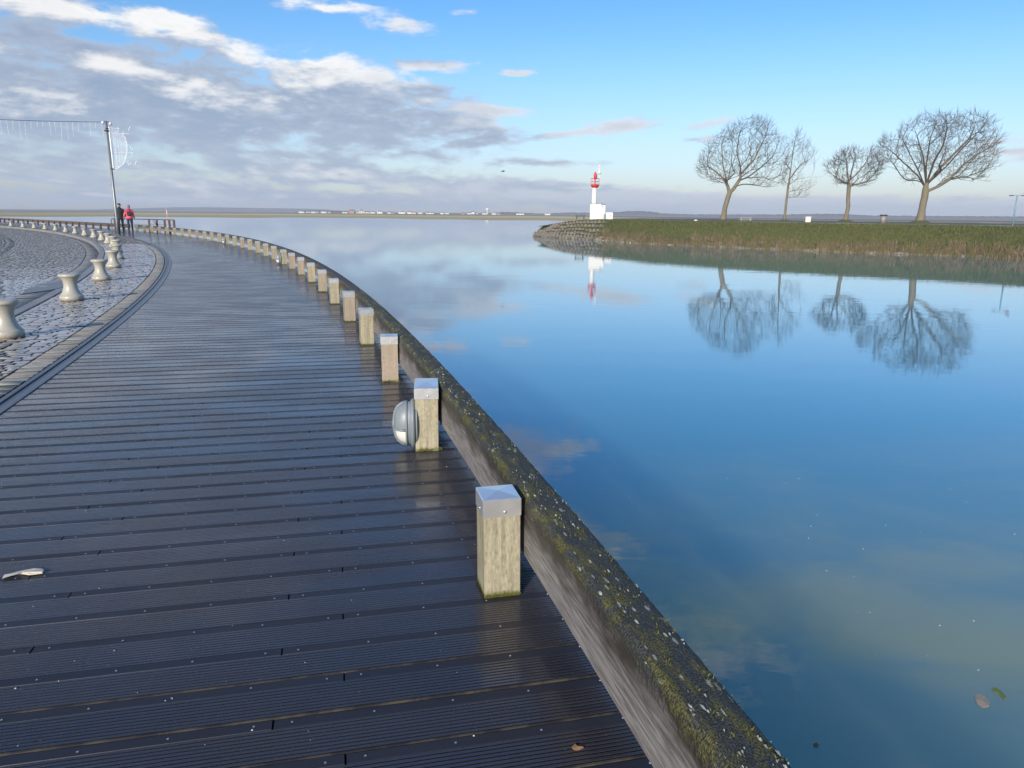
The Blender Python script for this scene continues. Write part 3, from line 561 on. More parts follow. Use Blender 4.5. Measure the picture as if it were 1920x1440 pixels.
# ------------------------------------------------------------ bare trees
def in_poly(x, z, poly):
    c = False; j = len(poly)-1
    for i in range(len(poly)):
        if (poly[i][1] > z) != (poly[j][1] > z) and x < (poly[j][0]-poly[i][0])*(z-poly[i][1])/(poly[j][1]-poly[i][1])+poly[i][0]: c = not c
        j = i
    return c
def bare_tree(name, label, base_px, d, outline, trunk, limbs, r_base, r_tip, npts, twig, seed, step=.3, redness=.3, bf=.42):
    rs = np.random.default_rng(seed); rd = random.Random(seed)
    base = at(base_px[0], base_px[1], d); yaw = -azel(*base_px)[0]
    def loc(px, py):                                             # photo px -> (x, z) in the tree's own upright plane
        q = at(px, py, d)-base; return (q.x*math.cos(-yaw)-q.y*math.sin(-yaw), q.z)
    poly = [loc(*p) for p in outline]; xs = [p[0] for p in poly]; zs = [p[1] for p in poly]; cx = (min(xs)+max(xs))/2; hw = (max(xs)-min(xs))/2; cz = (min(zs)+max(zs))/2; hz = (max(zs)-min(zs))/2
    pts = []
    while len(pts) < npts:
        x = rs.uniform(min(xs), max(xs)); z = rs.uniform(min(zs), max(zs))
        if not in_poly(x, z, poly): continue
        e = 1-((x-cx)/hw)**2*.75-((z-cz)/hz)**2*.55
        y = rs.uniform(-1, 1)*hw*.85*math.sqrt(max(e, .03))
        if noise.noise((x*.42+seed, y*.42, z*.42)) < -.17: continue
        pts.append((x, y, z))
    nodes = [np.array((0, 0, -.15))]; par = [-1]; main = [True]
    def grow(start, line, ymax, ismain):
        cur_i = start; 
        for (x, y, z) in line:
            tgt = np.array((x, y, z)); p = nodes[cur_i]; L = np.linalg.norm(tgt-p); n = max(1, int(L/step))
            for q in range(1, n+1):
                nodes.append(p+(tgt-p)*q/n+rs.normal(0, .012, 3)*(q < n)); par.append(cur_i); main.append(ismain); cur_i = len(nodes)-1
        return cur_i
    grow(0, [(loc(*p)[0], 0., loc(*p)[1]) for p in trunk], 0, True)
    for line, yy in limbs:
        L3 = [(*(loc(*p)), ) for p in line]; st = min(range(len(nodes)), key=lambda i: abs(nodes[i][2]-L3[0][1])+abs(nodes[i][0]-L3[0][0])+abs(nodes[i][1])*.2)
        grow(st, [(q[0], yy*(i+1)/len(L3), q[1]) for i, q in enumerate(L3[1:])], 0, False)
    cap_ = 60000; Nn = np.zeros((cap_, 3)); PL = np.zeros(cap_); nn0 = len(nodes)
    for i in range(nn0): Nn[i] = nodes[i]; PL[i] = 0 if par[i] < 0 else PL[par[i]]+np.linalg.norm(Nn[i]-Nn[par[i]])
    zlow = loc(*trunk[-2])[1]; cnt = nn0; ok0 = np.zeros(cap_, bool)
    for i in range(nn0): ok0[i] = (not main[i]) or Nn[i][2] > zlow
    order = sorted(pts, key=lambda p: -(rs.random()*.8+(((p[0]-cx)/hw)**2+((p[2]-cz)/hz)**2)*(.55 if rs.random() < .5 else 0)))
    for ti, tg in enumerate(order):
        tg = np.array(tg); dv = tg-Nn[:cnt]; dl = np.linalg.norm(dv, axis=1)+1e-6
        cost = dl+bf*PL[:cnt]+np.where(dv[:, 2] < -.15*dl, .9*dl, 0)+np.where(ok0[:cnt], 0, 99)
        i = int(cost.argmin()); d_ = dl[i]
        if d_ < step*.6: continue
        pd = Nn[i]-Nn[par[i]] if par[i] >= 0 else np.array((0, 0, 1.)); pd = pd/(np.linalg.norm(pd)+1e-9); p0 = Nn[i].copy()
        side = dv[i]/d_; p1 = p0+(pd*.5+side*.5)*d_*.45; p2 = tg-(side*.75+np.array((0, 0, .22)))*d_*.3; m_ = max(1, int(d_/step)); cur_i = i
        for q in range(1, m_+1):
            f = q/m_; pp = (1-f)**3*p0+3*(1-f)**2*f*p1+3*(1-f)*f*f*p2+f**3*tg+rs.normal(0, .016, 3)*(q < m_)
            Nn[cnt] = pp; PL[cnt] = PL[cur_i]+np.linalg.norm(pp-Nn[cur_i]); par.append(cur_i); main.append(False); ok0[cnt] = True; cur_i = cnt; cnt += 1
        if cnt > cap_-200: break
    nodes = [None]*cnt; Nn = Nn[:cnt]
    n = len(nodes); kids = [[] for _ in range(n)]
    for i, p in enumerate(par):
        if p >= 0: kids[p].append(i)
    wgt = np.zeros(n)
    for i in range(n-1, -1, -1):
        if not kids[i]: wgt[i] = r_tip**2.3
        if par[i] >= 0: wgt[par[i]] += wgt[i]
    rad = wgt**(1/2.3); 
    sc = r_base/rad[0]; rad = rad*(sc if sc < 1 else 1); f = np.clip((rad-r_tip)/(rad[0]-r_tip+1e-9), 0, 1); rad = r_tip+(r_base-r_tip)*f**1.25
    for i in range(min(7, n)): rad[i] *= 1+.5*max(0, (4-i)/4.)
    # chains -> tubes
    BT = MB(); BC = MB(); stack = [(0, None)]
    while stack:
        i, pre = stack.pop(); ch = [i] if pre is None else [pre, i]; rr = [rad[i]] if pre is None else [min(rad[i]*1.08, rad[pre]), rad[i]]
        cur_ = i
        while kids[cur_]:
            ks = sorted(kids[cur_], key=lambda q: -rad[q])
            for q in ks[1:]: stack.append((q, cur_))
            cur_ = ks[0]; ch.append(cur_); rr.append(rad[cur_])
        if len(ch) < 2: continue
        big = rr[0] > r_base*.42; P3 = [Nn[q] for q in ch]
        if not big and len(P3) > 3 and rr[0] < .05: P3, rr = P3[::2]+([P3[-1]] if len(P3) % 2 == 0 else []), rr[::2]+([rr[-1]] if len(rr) % 2 == 0 else [])
        (BT if big else BC).tube(P3, [float(q) for q in rr], 9 if big else (5 if rr[0] > .045 else 3), tint=rd.uniform(0, redness if rr[0] < .04 else .1))
    # fine twigs
    cen = np.array((cx, 0, min(zs)))
    for i in range(n):
        if rad[i] > r_tip*3.0 or Nn[i][2] < min(zs): continue
        pd = Nn[i]-Nn[par[i]]; pd /= np.linalg.norm(pd)+1e-9
        for _ in range(twig if not kids[i] else (1 if rd.random() < .55 else 0)):
            dv = pd*1.2+rs.normal(0, .30, 3)+(Nn[i]-cen)/hw*.35+np.array((0, 0, .15)); dv /= np.linalg.norm(dv); L = rd.uniform(.3, .85)
            mid = Nn[i]+dv*L*.5+rs.normal(0, .04, 3); BC.tube([Nn[i], mid, Nn[i]+dv*L+np.array((0, 0, .04))], [r_tip*.8, r_tip*.6, r_tip*.3], 3, False, tint=rd.uniform(0, redness))
    t = empty(name, base, yaw, cat='tree', group='bare trees on the far bank', label=label)
    BT.mk('trunk', M_bark, t, True); BC.mk('crown', M_twig, t)
    B = MB(); B.lathe([(1.5, -.35), (1.05, -.05), (.55, .16), (.2, .24)], n=14, tint=.2); mo = B.mk('grass_mound', M_bank, t, True)
    return t
z3 = lambda L: [(1280+x/6, 200+y/6) for x, y in L]
z4 = lambda L: [(1600+x/6, 190+y/6) for x, y in L]
z6 = lambda L: [(1440+x/8, 280+y/8) for x, y in L]
bare_tree('bare_tree', 'large bare tree with a leaning forked trunk, leftmost on the bank', (1356.5, 414.3), 98,
    z3([(155, 690), (200, 560), (290, 420), (440, 290), (600, 180), (800, 130), (970, 145), (1050, 280), (1130, 340), (1185, 450), (1205, 600), (1170, 760), (1130, 890), (960, 905), (800, 860), (690, 770), (560, 780), (470, 860), (370, 860), (190, 800)]),
    z3([(455, 1270), (480, 1120), (525, 975), (500, 860), (535, 700)]),
    [(z3([(525, 975), (590, 900), (650, 800), (650, 690), (610, 500), (640, 300)]), .3), (z3([(645, 830), (720, 800), (860, 700), (1010, 560)]), 1.2), (z3([(660, 770), (800, 600), (900, 400)]), -1.3), (z3([(505, 900), (430, 780), (320, 690)]), -1.0),
     (z3([(505, 880), (450, 640), (440, 440)]), 1.5), (z3([(720, 800), (900, 790), (1100, 870)]), 0.), (z3([(650, 800), (760, 720), (1000, 660)]), -2.)], .30, .010, 1700, 3, 11)
bare_tree('bare_tree', 'thin young bare tree second from left with level lower branches', (1470.5, 415.2), 100,
    z3([(1300, 225), (1250, 290), (1170, 400), (1110, 560), (1120, 740), (1080, 850), (1170, 900), (1190, 1000), (1400, 1030), (1430, 930), (1480, 880), (1550, 790), (1530, 540), (1440, 400), (1350, 300)]),
    z3([(1143, 1290), (1165, 1080), (1190, 880), (1215, 720), (1245, 480), (1290, 270)]),
    [(z3([(1190, 880), (1300, 810), (1500, 790)]), .6), (z3([(1200, 800), (1320, 660), (1480, 560)]), -.8), (z3([(1180, 960), (1290, 930), (1400, 940)]), -.5), (z3([(1175, 1030), (1260, 1015), (1390, 1022)]), .4), (z3([(1185, 890), (1120, 840), (1080, 850)]), .3), (z3([(1215, 720), (1150, 620), (1110, 600)]), .3)], .14, .009, 420, 2, 12)
bare_tree('bare_tree', 'small bare tree third from left with a dense rounded crown', (1584.5, 415.6), 97,
    [(1543, 313), (1552, 304), (1562, 303), (1568, 291), (1582, 281), (1600, 276), (1630, 276), (1650, 289), (1659, 305), (1651, 329), (1630, 346), (1612, 352), (1598, 346), (1582, 346), (1567, 345), (1562, 332), (1548, 324)],
    z6([(1160, 1070), (1205, 850), (1200, 760), (1215, 560), (1210, 480)]),
    [(z6([(1200, 540), (1100, 470), (960, 380), (900, 300)]), .2), (z6([(1210, 500), (1190, 360), (1180, 200)]), 1.), (z6([(1225, 490), (1320, 380), (1450, 230)]), -1.), (z6([(1215, 500), (1260, 300), (1300, 150)]), .6), (z6([(1235, 560), (1330, 520), (1440, 500)]), .5)], .22, .012, 800, 3, 13, step=.26, redness=1.)
bare_tree('bare_tree', 'biggest bare tree with a wide spreading crown, rightmost on the bank', (1725.5, 416.6), 90,
    z4([(275, 470), (350, 385), (440, 400), (500, 420), (520, 310), (600, 250), (760, 180), (980, 145), (1100, 170), (1230, 120), (1500, 170), (1600, 260), (1650, 370), (1700, 395), (1640, 480), (1660, 580), (1560, 650), (1640, 730), (1480, 820), (1540, 910), (1350, 900), (1150, 870), (1000, 860), (860, 800), (760, 780), (680, 900), (560, 890), (580, 800), (430, 740), (310, 690), (290, 560)]),
    z4([(750, 1340), (780, 1180), (805, 1060), (820, 940)]),
    [(z4([(815, 960), (720, 830), (600, 720), (430, 560)]), .5), (z4([(820, 940), (820, 720), (860, 450)]), .9), (z4([(825, 940), (900, 700), (1010, 490), (1050, 320)]), -1.4), (z4([(830, 930), (1000, 720), (1120, 600), (1300, 420)]), 1.2), (z4([(830, 1010), (950, 960), (1080, 880), (1250, 700), (1400, 600)]), -.8),
     (z4([(815, 960), (740, 800), (660, 640), (560, 450)]), -1.6), (z4([(1100, 880), (1300, 840), (1500, 760)]), -.2), (z4([(820, 940), (790, 640), (730, 420)]), 2.4), (z4([(830, 930), (1040, 740), (1200, 560), (1450, 300)]), -2.6), (z4([(790, 930), (680, 880), (570, 870)]), 0.)], .34, .0105, 2000, 3, 14)

# ------------------------------------------------------------ beacon pole in the water, gull in the air
b = gp(314, 411, WZ); b.z = WZ-.4; t = empty('channel_beacon', b, 0, cat='beacon', label='thin red and white beacon pole standing in the water past the jetty'); kz = at(314, 391.5, math.hypot(b.x, b.y)).z-b.z
B = MB(); B.tube([(0, 0, 0), (0, 0, kz*.55)], .11, 7); B.mk('pole', mat('faded_orange', (.62, .30, .20), .6), t); B = MB(); B.tube([(0, 0, kz*.55), (0, 0, kz*.85)], .12, 7); B.mk('white_band', M_white, t); B = MB(); B.tube([(0, 0, kz*.85), (0, 0, kz)], .20, 7); B.mk('top_mark', mat('faded_orange_top', (.62, .20, .14), .6), t)
b = at(943, 322, 85); t = empty('gull', b, .4, cat='bird', label='small dark gull gliding in the sky above the water')
B = MB(); B.tube([(-.2, 0, 0), (-.1, 0, .01), (.05, 0, .02), (.17, 0, .03), (.23, 0, .02)], [.015, .05, .06, .035, .008], 7); B.mk('body', M_kerb, t, True)
for s in (-1, 1):
    B = MB(); B.add([(-.07, 0, .03), (.09, 0, .03), (.10, s*.22, .13), (-.04, s*.22, .12), (-.04, s*.52, .05), (-.10, s*.50, .05)], [(0, 1, 2, 3), (3, 2, 4, 5)]); o = B.mk('wing', M_dark, t); md = o.modifiers.new('thick', 'SOLIDIFY'); md.thickness = .015

# ------------------------------------------------------------ quay body and beds
def arc_strip(name, rin, rout, zin, zout, m, th0=TH0, th1=TH1, n=160, parent=None, **k):
    ths = np.linspace(th0, th1, n); f_ = lambda q, th: q(th) if callable(q) else q
    V = [];
    for th in ths: V.append(P(f_(rin, th), th, f_(zin, th))); V.append(P(f_(rout, th), th, f_(zout, th)))
    return mk(name, V, [(2*i, 2*i+1, 2*i+3, 2*i+2) for i in range(n-1)], m, parent, **k)
deck = empty('boardwalk', P(129.3, 14, 0), 0, kind='structure'); dinv = deck.location.copy()
pave = empty('pavement', (0, 0, 0), 0, kind='structure'); road = empty('cobbled_road', (0, 0, 0), 0, kind='structure')
arc_strip('under_deck_shade', 127.6, lambda th: 130.93+sh(th), -.07, -.07, M_under, kind='structure')  # near-black sheet: the shade below the board gaps put into its colour
arc_strip('quay_wall', lambda th: 130.96+sh(th), lambda th: 130.96+sh(th), -.06, -3.5, M_concrete, kind='structure')
arc_strip('joint_bed', lambda th: kout(th)-.02, lambda th: 127.66+sh(th), -.022, -.022, M_bed, parent=pave)
arc_strip('joint_bed', lambda th: kin(th)-12., lambda th: kin(th)+.02, lambda th: road_z(th)-.022, lambda th: road_z(th)-.022, M_bed, parent=road)
arc_strip('ground', lambda th: 60., lambda th: kin(th)-12.02, -.13, lambda th: road_z(th)-.02, M_kerb, kind='structure')
mk('ground', [(-1500, -1500, -.16), (CX+130*math.cos(R(-12)), -1500, -.16), (CX+130*math.cos(R(-12)), CY+130*math.sin(R(-12)), -.16), (-1500, CY+130*math.sin(R(-12)), -.16)], [(0, 1, 2, 3)], M_kerb, tint=[.3]*4, kind='structure')
# setts -------------------------------------------------------
class Setts:
    def __init__(s): s.rows = []
    def course(s, r0f, r1f, th, dth, zf, lr, tf, skip=None):     # one radial course of setts between two radii
        r = r0f(th)+random.uniform(0, .5)*lr*0; r1 = r1f(th); 
        first = True
        while r < r1-.03:
            L = lr*random.uniform(.8, 1.25)
            if first: L *= random.uniform(.45, 1.); first = False
            L = min(L, r1-r)
            if r1-r-L < .045: L = r1-r
            c = P(r+L/2, th+dth/2, zf(th)); s.rows.append((c.x, c.y, c.z+random.gauss(0, .0022), R(th+dth/2)+random.gauss(0, .02), L-.011, R(dth)*r-.011+random.gauss(0, .002), tf(), random.gauss(0, .007), random.gauss(0, .007)))
            r += L
def sett_mesh(rows, o=Vector((0, 0, 0)), fancy=True):
    A = np.array(rows); n = len(A); X = np.stack([np.cos(A[:, 3]), np.sin(A[:, 3])], 1); Y = np.stack([-X[:, 1], X[:, 0]], 1)
    rings = [(1.0, 0., -.035), (1.0, 0., -.012), (1.0, .004, -.004), (1.0, .018, 0.)] if fancy else [(1.0, 0., -.03), (1., .006, 0.)]
    V = []
    for kx, ins, z in rings:
        for a, b in ((-1, -1), (1, -1), (1, 1), (-1, 1)):
            hx = (A[:, 4]/2-ins)*a; hy = (A[:, 5]/2-ins)*b
            V.append(np.stack([A[:, 0]+X[:, 0]*hx+Y[:, 0]*hy-o.x, A[:, 1]+X[:, 1]*hx+Y[:, 1]*hy-o.y, A[:, 2]+z+hx*A[:, 7]+hy*A[:, 8]-o.z], 1))
    V = np.stack(V, 1); m = len(rings)*4; nr = len(rings)
    f = [(r*4+i, r*4+(i+1) % 4, r*4+4+(i+1) % 4, r*4+4+i) for r in range(nr-1) for i in range(4)]+[(m-4, m-3, m-2, m-1)]
    F = (np.array(f)[None]+(np.arange(n)*m)[:, None, None]).reshape(-1, 4)
    sett_mesh.mi = np.tile(np.array(([1]*8+[0]*5) if fancy else ([1]*4+[0])), n)
    return V.reshape(-1, 3), F, np.repeat(A[:, 6], m)
SP = Setts(); SB = Setts(); SR = Setts(); SG = Setts()
th = 12.; D = .108/127*180/PI
while th < 56:
    SP.course(kout, lambda q: 127.42+sh(q), th, D, lambda q: 0., .20, lambda: random.betavariate(2, 2.2)); th += D
th = 13.; D2 = .155/127*180/PI
while th < 50:
    dd = D2*random.uniform(.8, 1.25); SB.course(lambda q: 127.42+sh(q), lambda q: 127.655+sh(q), th, dd, lambda q: .002, .9, lambda: random.random()); th += dd
th = 13.; D = .120/125*180/PI
while th < 56:
    SR.course(lambda q: kin(q)-.42-2.6, lambda q: kin(q)-.42, th, D, road_z, .150, lambda: random.betavariate(2, 2.6)*.8)
    if th < 40: SR.course(lambda q: kin(q)-.42-5.6, lambda q: kin(q)-.42-3.1, th, D, road_z, .150, lambda: random.betavariate(2, 2.6)*.8)
    th += D
th = 13.; D = .30/125*180/PI
while th < 56:                                                   # larger flags of the gutter bands
    SG.course(lambda q: kin(q)-.42, lambda q: kin(q)-.005, th, D, road_z, .9, lambda: random.uniform(0, .35)); 
    SG.course(lambda q: kin(q)-.42-3.1, lambda q: kin(q)-.42-2.6, th, D, road_z, .26, lambda: random.uniform(0, .35)); th += D
def vis(rw):
    d_ = math.hypot(rw[0], rw[1]); a = math.atan2(rw[0], rw[1]); return d_ if (a > -.60 and rw[1] > 4.5) else 1e9
def emit(S, name, m, parent, nparts, fancy=True):
    rows = sorted(S.rows, key=vis); near_ = rows[:nparts]; rest = rows[nparts:]
    for rw in near_:
        o = Vector((rw[0], rw[1], rw[2])); V, F, T = sett_mesh([rw], o, True); mk(name, V, F, [m, M_bed], parent, tint=T, mi=sett_mesh.mi, loc=o-parent.location)
    half = len(rest)//4 if fancy else 0
    if half: V, F, T = sett_mesh(rest[:half], parent.location, True); mk(name+'s', V, F, [m, M_bed], parent, tint=T, mi=sett_mesh.mi, kind='stuff')
    V, F, T = sett_mesh(rest[half:], parent.location, False); mk(name+'s', V, F, [m, M_bed], parent, tint=T, mi=sett_mesh.mi, kind='stuff')
emit(SP, 'sett', M_sett, pave, 230); emit(SB, 'border_sett', M_border, pave, 65); emit(SR, 'cobble', M_sett, road, 150, False); emit(SG, 'gutter_stone', M_kerb, road, 0, False)
# kerb stones
th = 13.; i = 0; KB = []
while th < 58:
    L = 1.0/126*180/PI; sub = [th+L*q/3 for q in range(4)]; sub[-1] -= .006*180/PI/126; V = []
    for q in sub:
        zr = road_z(q)-.03
        V += [P(kin(q), q, zr), P(kin(q)+.008, q, .006), P(kin(q)+.014, q, .012), P(kout(q)-.014, q, .012), P(kout(q)-.006, q, .004), P(kout(q)-.006, q, -.03)]
    F = [(a*6+b, a*6+b+1, a*6+7+b, a*6+6+b) for a in range(3) for b in range(5)]; F = [f[::-1] for f in F]+[(0, 1, 2, 3, 4, 5), (23, 22, 21, 20, 19, 18)]
    mk('kerb_stone', V, F, M_kerb, pave, tint=[random.random()]*24); th += L
# smooth slab of the drop kerb
V = [gp(40, 553, -.001), gp(62, 534, -.03), gp(119, 530, -.03), gp(134, 537, -.002), gp(96, 545, .001)]; V = [v+Vector((0, 0, .018)) for v in V]
mk('ramp_slab', V+[v-Vector((0, 0, .06)) for v in V], [(4, 3, 2, 1, 0)]+[(i, (i+1) % 5, 5+(i+1) % 5, 5+i) for i in range(5)], M_edge, road, tint=[1.]*10)
# edging strips between pavement and deck
def edge_run(name, ra, rb, z, tint, Lm, n_th0=13., n_th1=50.):
    th = n_th0
    while th < n_th1:
        L = Lm/127.7*180/PI; V = []
        for q in range(5):
            a = th+L*q/4-(.004*180/PI/127 if q == 4 else 0); s_ = sh(a); V += [P(ra+s_, a, -.05), P(ra+s_, a, z-.004), P(ra+.005+s_, a, z), P(rb-.005+s_, a, z), P(rb+s_, a, z-.004), P(rb+s_, a, -.05)]
        F = [(a*6+b, a*6+6+b, a*6+7+b, a*6+b+1) for a in range(4) for b in range(5)]+[(0, 1, 2, 3, 4, 5), (29, 28, 27, 26, 25, 24)]
        mk(name, V, F, M_edge, deck if name != 'x' else pave, tint=[tint+random.uniform(-.08, .08)]*30, loc=-dinv); th += L
edge_run('edging_board', 127.665, 127.712, .006, .55, 2.6); edge_run('channel_strip', 127.715, 127.765, -.006, .22, 3.4, 13.3); edge_run('edging_board', 127.768, 127.832, .008, .85, 2.6, 13.6)

# ------------------------------------------------------------ decking
PITCHB = .195
def hit(phi, t, r):                                              # s where the line {t*n + s*e} meets the circle of radius r
    e = (math.cos(phi), math.sin(phi)); n = (-math.sin(phi), math.cos(phi)); ce = CX*e[0]+CY*e[1]; cn = CX*n[0]+CY*n[1]
    return ce+math.sqrt(max(r*r-(t-cn)**2, 0))
phi = R(13.); e3 = Vector((math.cos(phi), math.sin(phi), 0)); n3 = Vector((-math.sin(phi), math.cos(phi), 0))
RI, RO = 127.838, 131.0
prof_g = [(0., -.03), (0., -.001), (.0015, 0.), (.009, 0.)]      # worn near edge, then eight grooves
g0 = .009
for q in range(9):
    a = g0+q*.0155; prof_g += [(a+.001, -.006), (a+.0062, -.006), (a+.0072, 0.), (a+.0155, 0.)]
prof_g[-1] = (.146, 0.); prof_g += [(.147, -.003)]
prof_s = [(.1475, -.003), (.149, 0.), (.1895, 0.), (.191, -.0015), (.191, -.03)]
def board(name, k0, prof, s0f, s1f, mats, tint, worn=False, parent=deck, dz=0.):
    t0 = k0; V = []
    for dt, z in prof: V.append(n3*(t0+dt)+e3*s0f(t0+dt)+Vector((0, 0, z+dz))-dinv)
    for dt, z in prof: V.append(n3*(t0+dt)+e3*s1f(t0+dt)+Vector((0, 0, z+dz))-dinv)
    n = len(prof); F = [(i+1, i, n+i, n+i+1) for i in range(n-1)]+[tuple(range(n)), tuple(range(2*n-1, n-1, -1))]
    mi = [1 if (worn and i < 3) else 0 for i in range(n-1)]+[0, 0]
    return mk(name, V, F, mats, parent, tint=[tint]*(2*n), mi=mi)
nrow0 = -9; SCR = MB()
T0 = 1.862-.1685                                                 # row 0: flat strip centred at t = 1.862
JOIN = {0: (-1.10, -.04), 1: (-1.31, -.25)}
for k in range(nrow0, 34):
    t0 = T0+k*PITCHB; lf = lambda t: hit(phi, t, RI); rf = lambda t: hit(phi, t, RO)
    js = [j for base in JOIN[k % 2] for j in (base, base-2.12, base-4.24, base+2.12)]; sl, sr = lf(t0+.17), rf(t0+.17)
    js = sorted(j for j in js if sl+.25 < j < sr-.25); cuts = [lf]+[(lambda t, j=j: j) for j in js]+[rf]
    dz = random.gauss(0, .0008); worn = (k in (0, 2)) or random.random() < .22
    gj = sl+(sr-sl)*random.choice((.12, .88)); 
    board('grooved_plank', t0, prof_g, lf, rf, [M_plank, M_worn], random.random(), worn, dz=dz)
    tt = random.random()
    for a, b in zip(cuts, cuts[1:]):
        board('flat_board', t0, prof_s, (lambda t, a=a: a(t)+.003), (lambda t, b=b: b(t)-.003), M_batten, random.random(), dz=dz+random.gauss(0, .0005))
    ends = [sl]+js+[sr]
    for a, b in zip(ends, ends[1:]):
        m = max(1, round((b-a-.11)/.262)); 
        for q in range(m+1):
            s = a+.055+(b-a-.11)*q/m; c = n3*(t0+.1685+random.gauss(0, .002))+e3*s-dinv; SCR.lathe([(.0036, .0008+dz), (.0034, .0016+dz), (.0014, .0017+dz), (.001, .0006+dz)], c, 8)
SCR.mk('screw', M_screw, deck, kind='stuff')
# farther rows joined, then turned section by section to follow the curve
def section(phi_s, tha, thb, fine):
    e = Vector((math.cos(phi_s), math.sin(phi_s), 0)); n = Vector((-math.sin(phi_s), math.cos(phi_s), 0)); B = MB()
    pa, pb = P(129.4, tha), P(129.4, thb); ta = min(pa.dot(n), P(RI, tha).dot(n), P(RO, tha).dot(n)); tb = max(pb.dot(n), P(RI, thb).dot(n), P(RO+sh(thb), thb).dot(n))
    if 12.5 < tha < 15: ta = T0+34*PITCHB
    t = ta
    pr = [(0., -.03), (.0, 0)]+[(q*.0171+.008+o, z) for q in range(8) for o, z in ((0, 0), (.001, -.005), (.006, -.005), (.007, 0))]+[(.145, 0.), (.190, 0.), (.191, -.03)] if fine else [(0., -.03), (0, 0), (.145, 0), (.186, 0.), (.186, -.03)]
    while t < tb:
        def clip(tt):
            lo, hi = -1e9, 1e9; s_ = sh((tha+thb)/2)
            ce = CX*e.x+CY*e.y; cn = CX*n.x+CY*n.y; ri, ro = RI+s_*1., RO+s_*1.
            for _ in range(2):
                a = ce+math.sqrt(max(ri**2-(tt-cn)**2, 0)); b = ce+math.sqrt(max(ro**2-(tt-cn)**2, 0))
                pa_, pb_ = n*tt+e*a, n*tt+e*b; ri = RI+sh(math.degrees(math.atan2(pa_.y-CY, pa_.x-CX))); ro = RO+sh(math.degrees(math.atan2(pb_.y-CY, pb_.x-CX)))
            for thx, sgn in ((tha, 1), (thb, -1)):               # keep the angle between tha and thb
                if 12.5 < thx < 15: continue
                u = Vector((-math.sin(R(thx)), math.cos(R(thx)), 0))*sgn; c0 = (n*tt-Vector((CX, CY, 0))).dot(u); c1 = e.dot(u)
                if abs(c1) < 1e-6: 
                    if c0 < 0: return None
                elif c1 > 0: a = max(a, -c0/c1)
                else: b = min(b, -c0/c1)
            return (a, b) if b-a > .02 else None
        A_ = [clip(t+dt) for dt in (0., .19)]
        if all(A_):
            V = [n*(t+dt)+e*(A_[0][j]+(A_[1][j]-A_[0][j])*dt/.19)+Vector((0, 0, z))-dinv for j in (0, 1) for dt, z in pr]; m = len(pr)
            tn = random.random(); B.add(V, [(i+1, i, m+i, m+i+1) for i in range(m-1)]+[tuple(range(m)), tuple(range(2*m-1, m-1, -1))], tn)
            B.mi[-(m+1):] = [1 if (pr[i][0] >= .144 and pr[i+1][0] >= .144) else 0 for i in range(m-1)]+[0, 0]
        t += PITCHB
    B.mk('deck_planks', [M_plank, M_batten], deck, kind='stuff')
section(R(10.), -12., 12.3, False); section(R(13.), 13., 31., True)
a = 31.
while a < 60: section(R(a+2.), a, a+4, False); a += 4

# ------------------------------------------------------------ rails: posts, caps and the long beams
STEP = 2.0/130.8*180/PI; PTH = 14.793
POSTS = [14.793, 15.638, 16.54, 17.4, 18.248, 19.171, 20.041, 20.923, 21.826, 22.684, 23.496, 24.499]
def post_th(i): return POSTS[i] if 0 <= i < len(POSTS) else (POSTS[-1]+(i-len(POSTS)+1)*.873 if i > 0 else PTH+i*.873)
def rail_beam(parent, th0, th1, name='beam', nseg=4, fine=False, disp=0., m=M_beam):
    # section: inner face up, rounded shoulders, top, outer face
    sec = [(.000, .155, 0.), (.000, .24, .40), (.000, .372, .84), (.005, .392, .93), (.016, .408, 1.0), (.034, .416, 1.2), (.108, .418, 1.7), (.130, .411, 1.9), (.142, .394, 2.0), (.145, .30, 2.4), (.145, .155, 3.), (.07, .15, 3.2)]
    if fine:
        s2 = []
        for (a, b) in zip(sec, sec[1:]):
            L = math.hypot(b[0]-a[0], b[1]-a[1]); n = max(1, int(L/.007)); s2 += [tuple(a[i]+(b[i]-a[i])*q/n for i in range(3)) for q in range(n)]
        sec = s2+[sec[-1]]
    L = R(th1-th0)*131; n = max(nseg, int(L/.012) if fine else nseg); V = []; UV = []
    for i in range(n+1):
        th = th0+(th1-th0)*i/n; u = R(th)*131
        for x, z, v in sec:
            dx = 0
            if disp and v > .7 and v < 2.6:
                k_ = min((v-.7)/.25, 1); q = noise.noise((u*9, v*4, 1))*.5+noise.noise((u*38, v*14, 5))*.35+noise.noise((u*90, v*36, 9))*.25
                z += disp*q*k_*(1 if .95 < v < 2 else .4); x += disp*q*.6*k_*(-1 if v < 1.1 else (1 if v > 1.9 else 0))
            V.append(P(130.862+sh(th)+x, th, z)-parent.location); UV.append((u, v))
    m_ = len(sec); F = [(i*m_+j, (i+1)*m_+j, (i+1)*m_+j+1, i*m_+j+1) for i in range(n) for j in range(m_-1)]
    F = [f[::-1] for f in F]+[tuple(range(m_-1, -1, -1)), tuple(n*m_+j for j in range(m_))]
    if not fine: F += [(i*m_+m_-1, (i+1)*m_+m_-1, (i+1)*m_, i*m_)[::-1] for i in range(n)]
    return mk(name, V, F, m, parent, smooth=fine, uv=UV)
def post_mesh(m, name='post'):
    B = MB(); h = .152/2
    B.box((0, 0, .160), (.146, .149, .38), bev=.006); return B.mk(name, m)
rail = empty('timber_rail', P(130.8, PTH, 0), 0, cat='railing', label='long low timber rail with steel capped posts and a mossy beam along the water')
lrail = empty('timber_rail', P(130.8+sh(50), 50, 0), 0, cat='railing', label='distant dark brown timber rail curving away at the left edge')
bpy.context.view_layer.update()
pm = post_mesh(M_post); pm['tmp'] = 1
hb = .0765; B = MB()
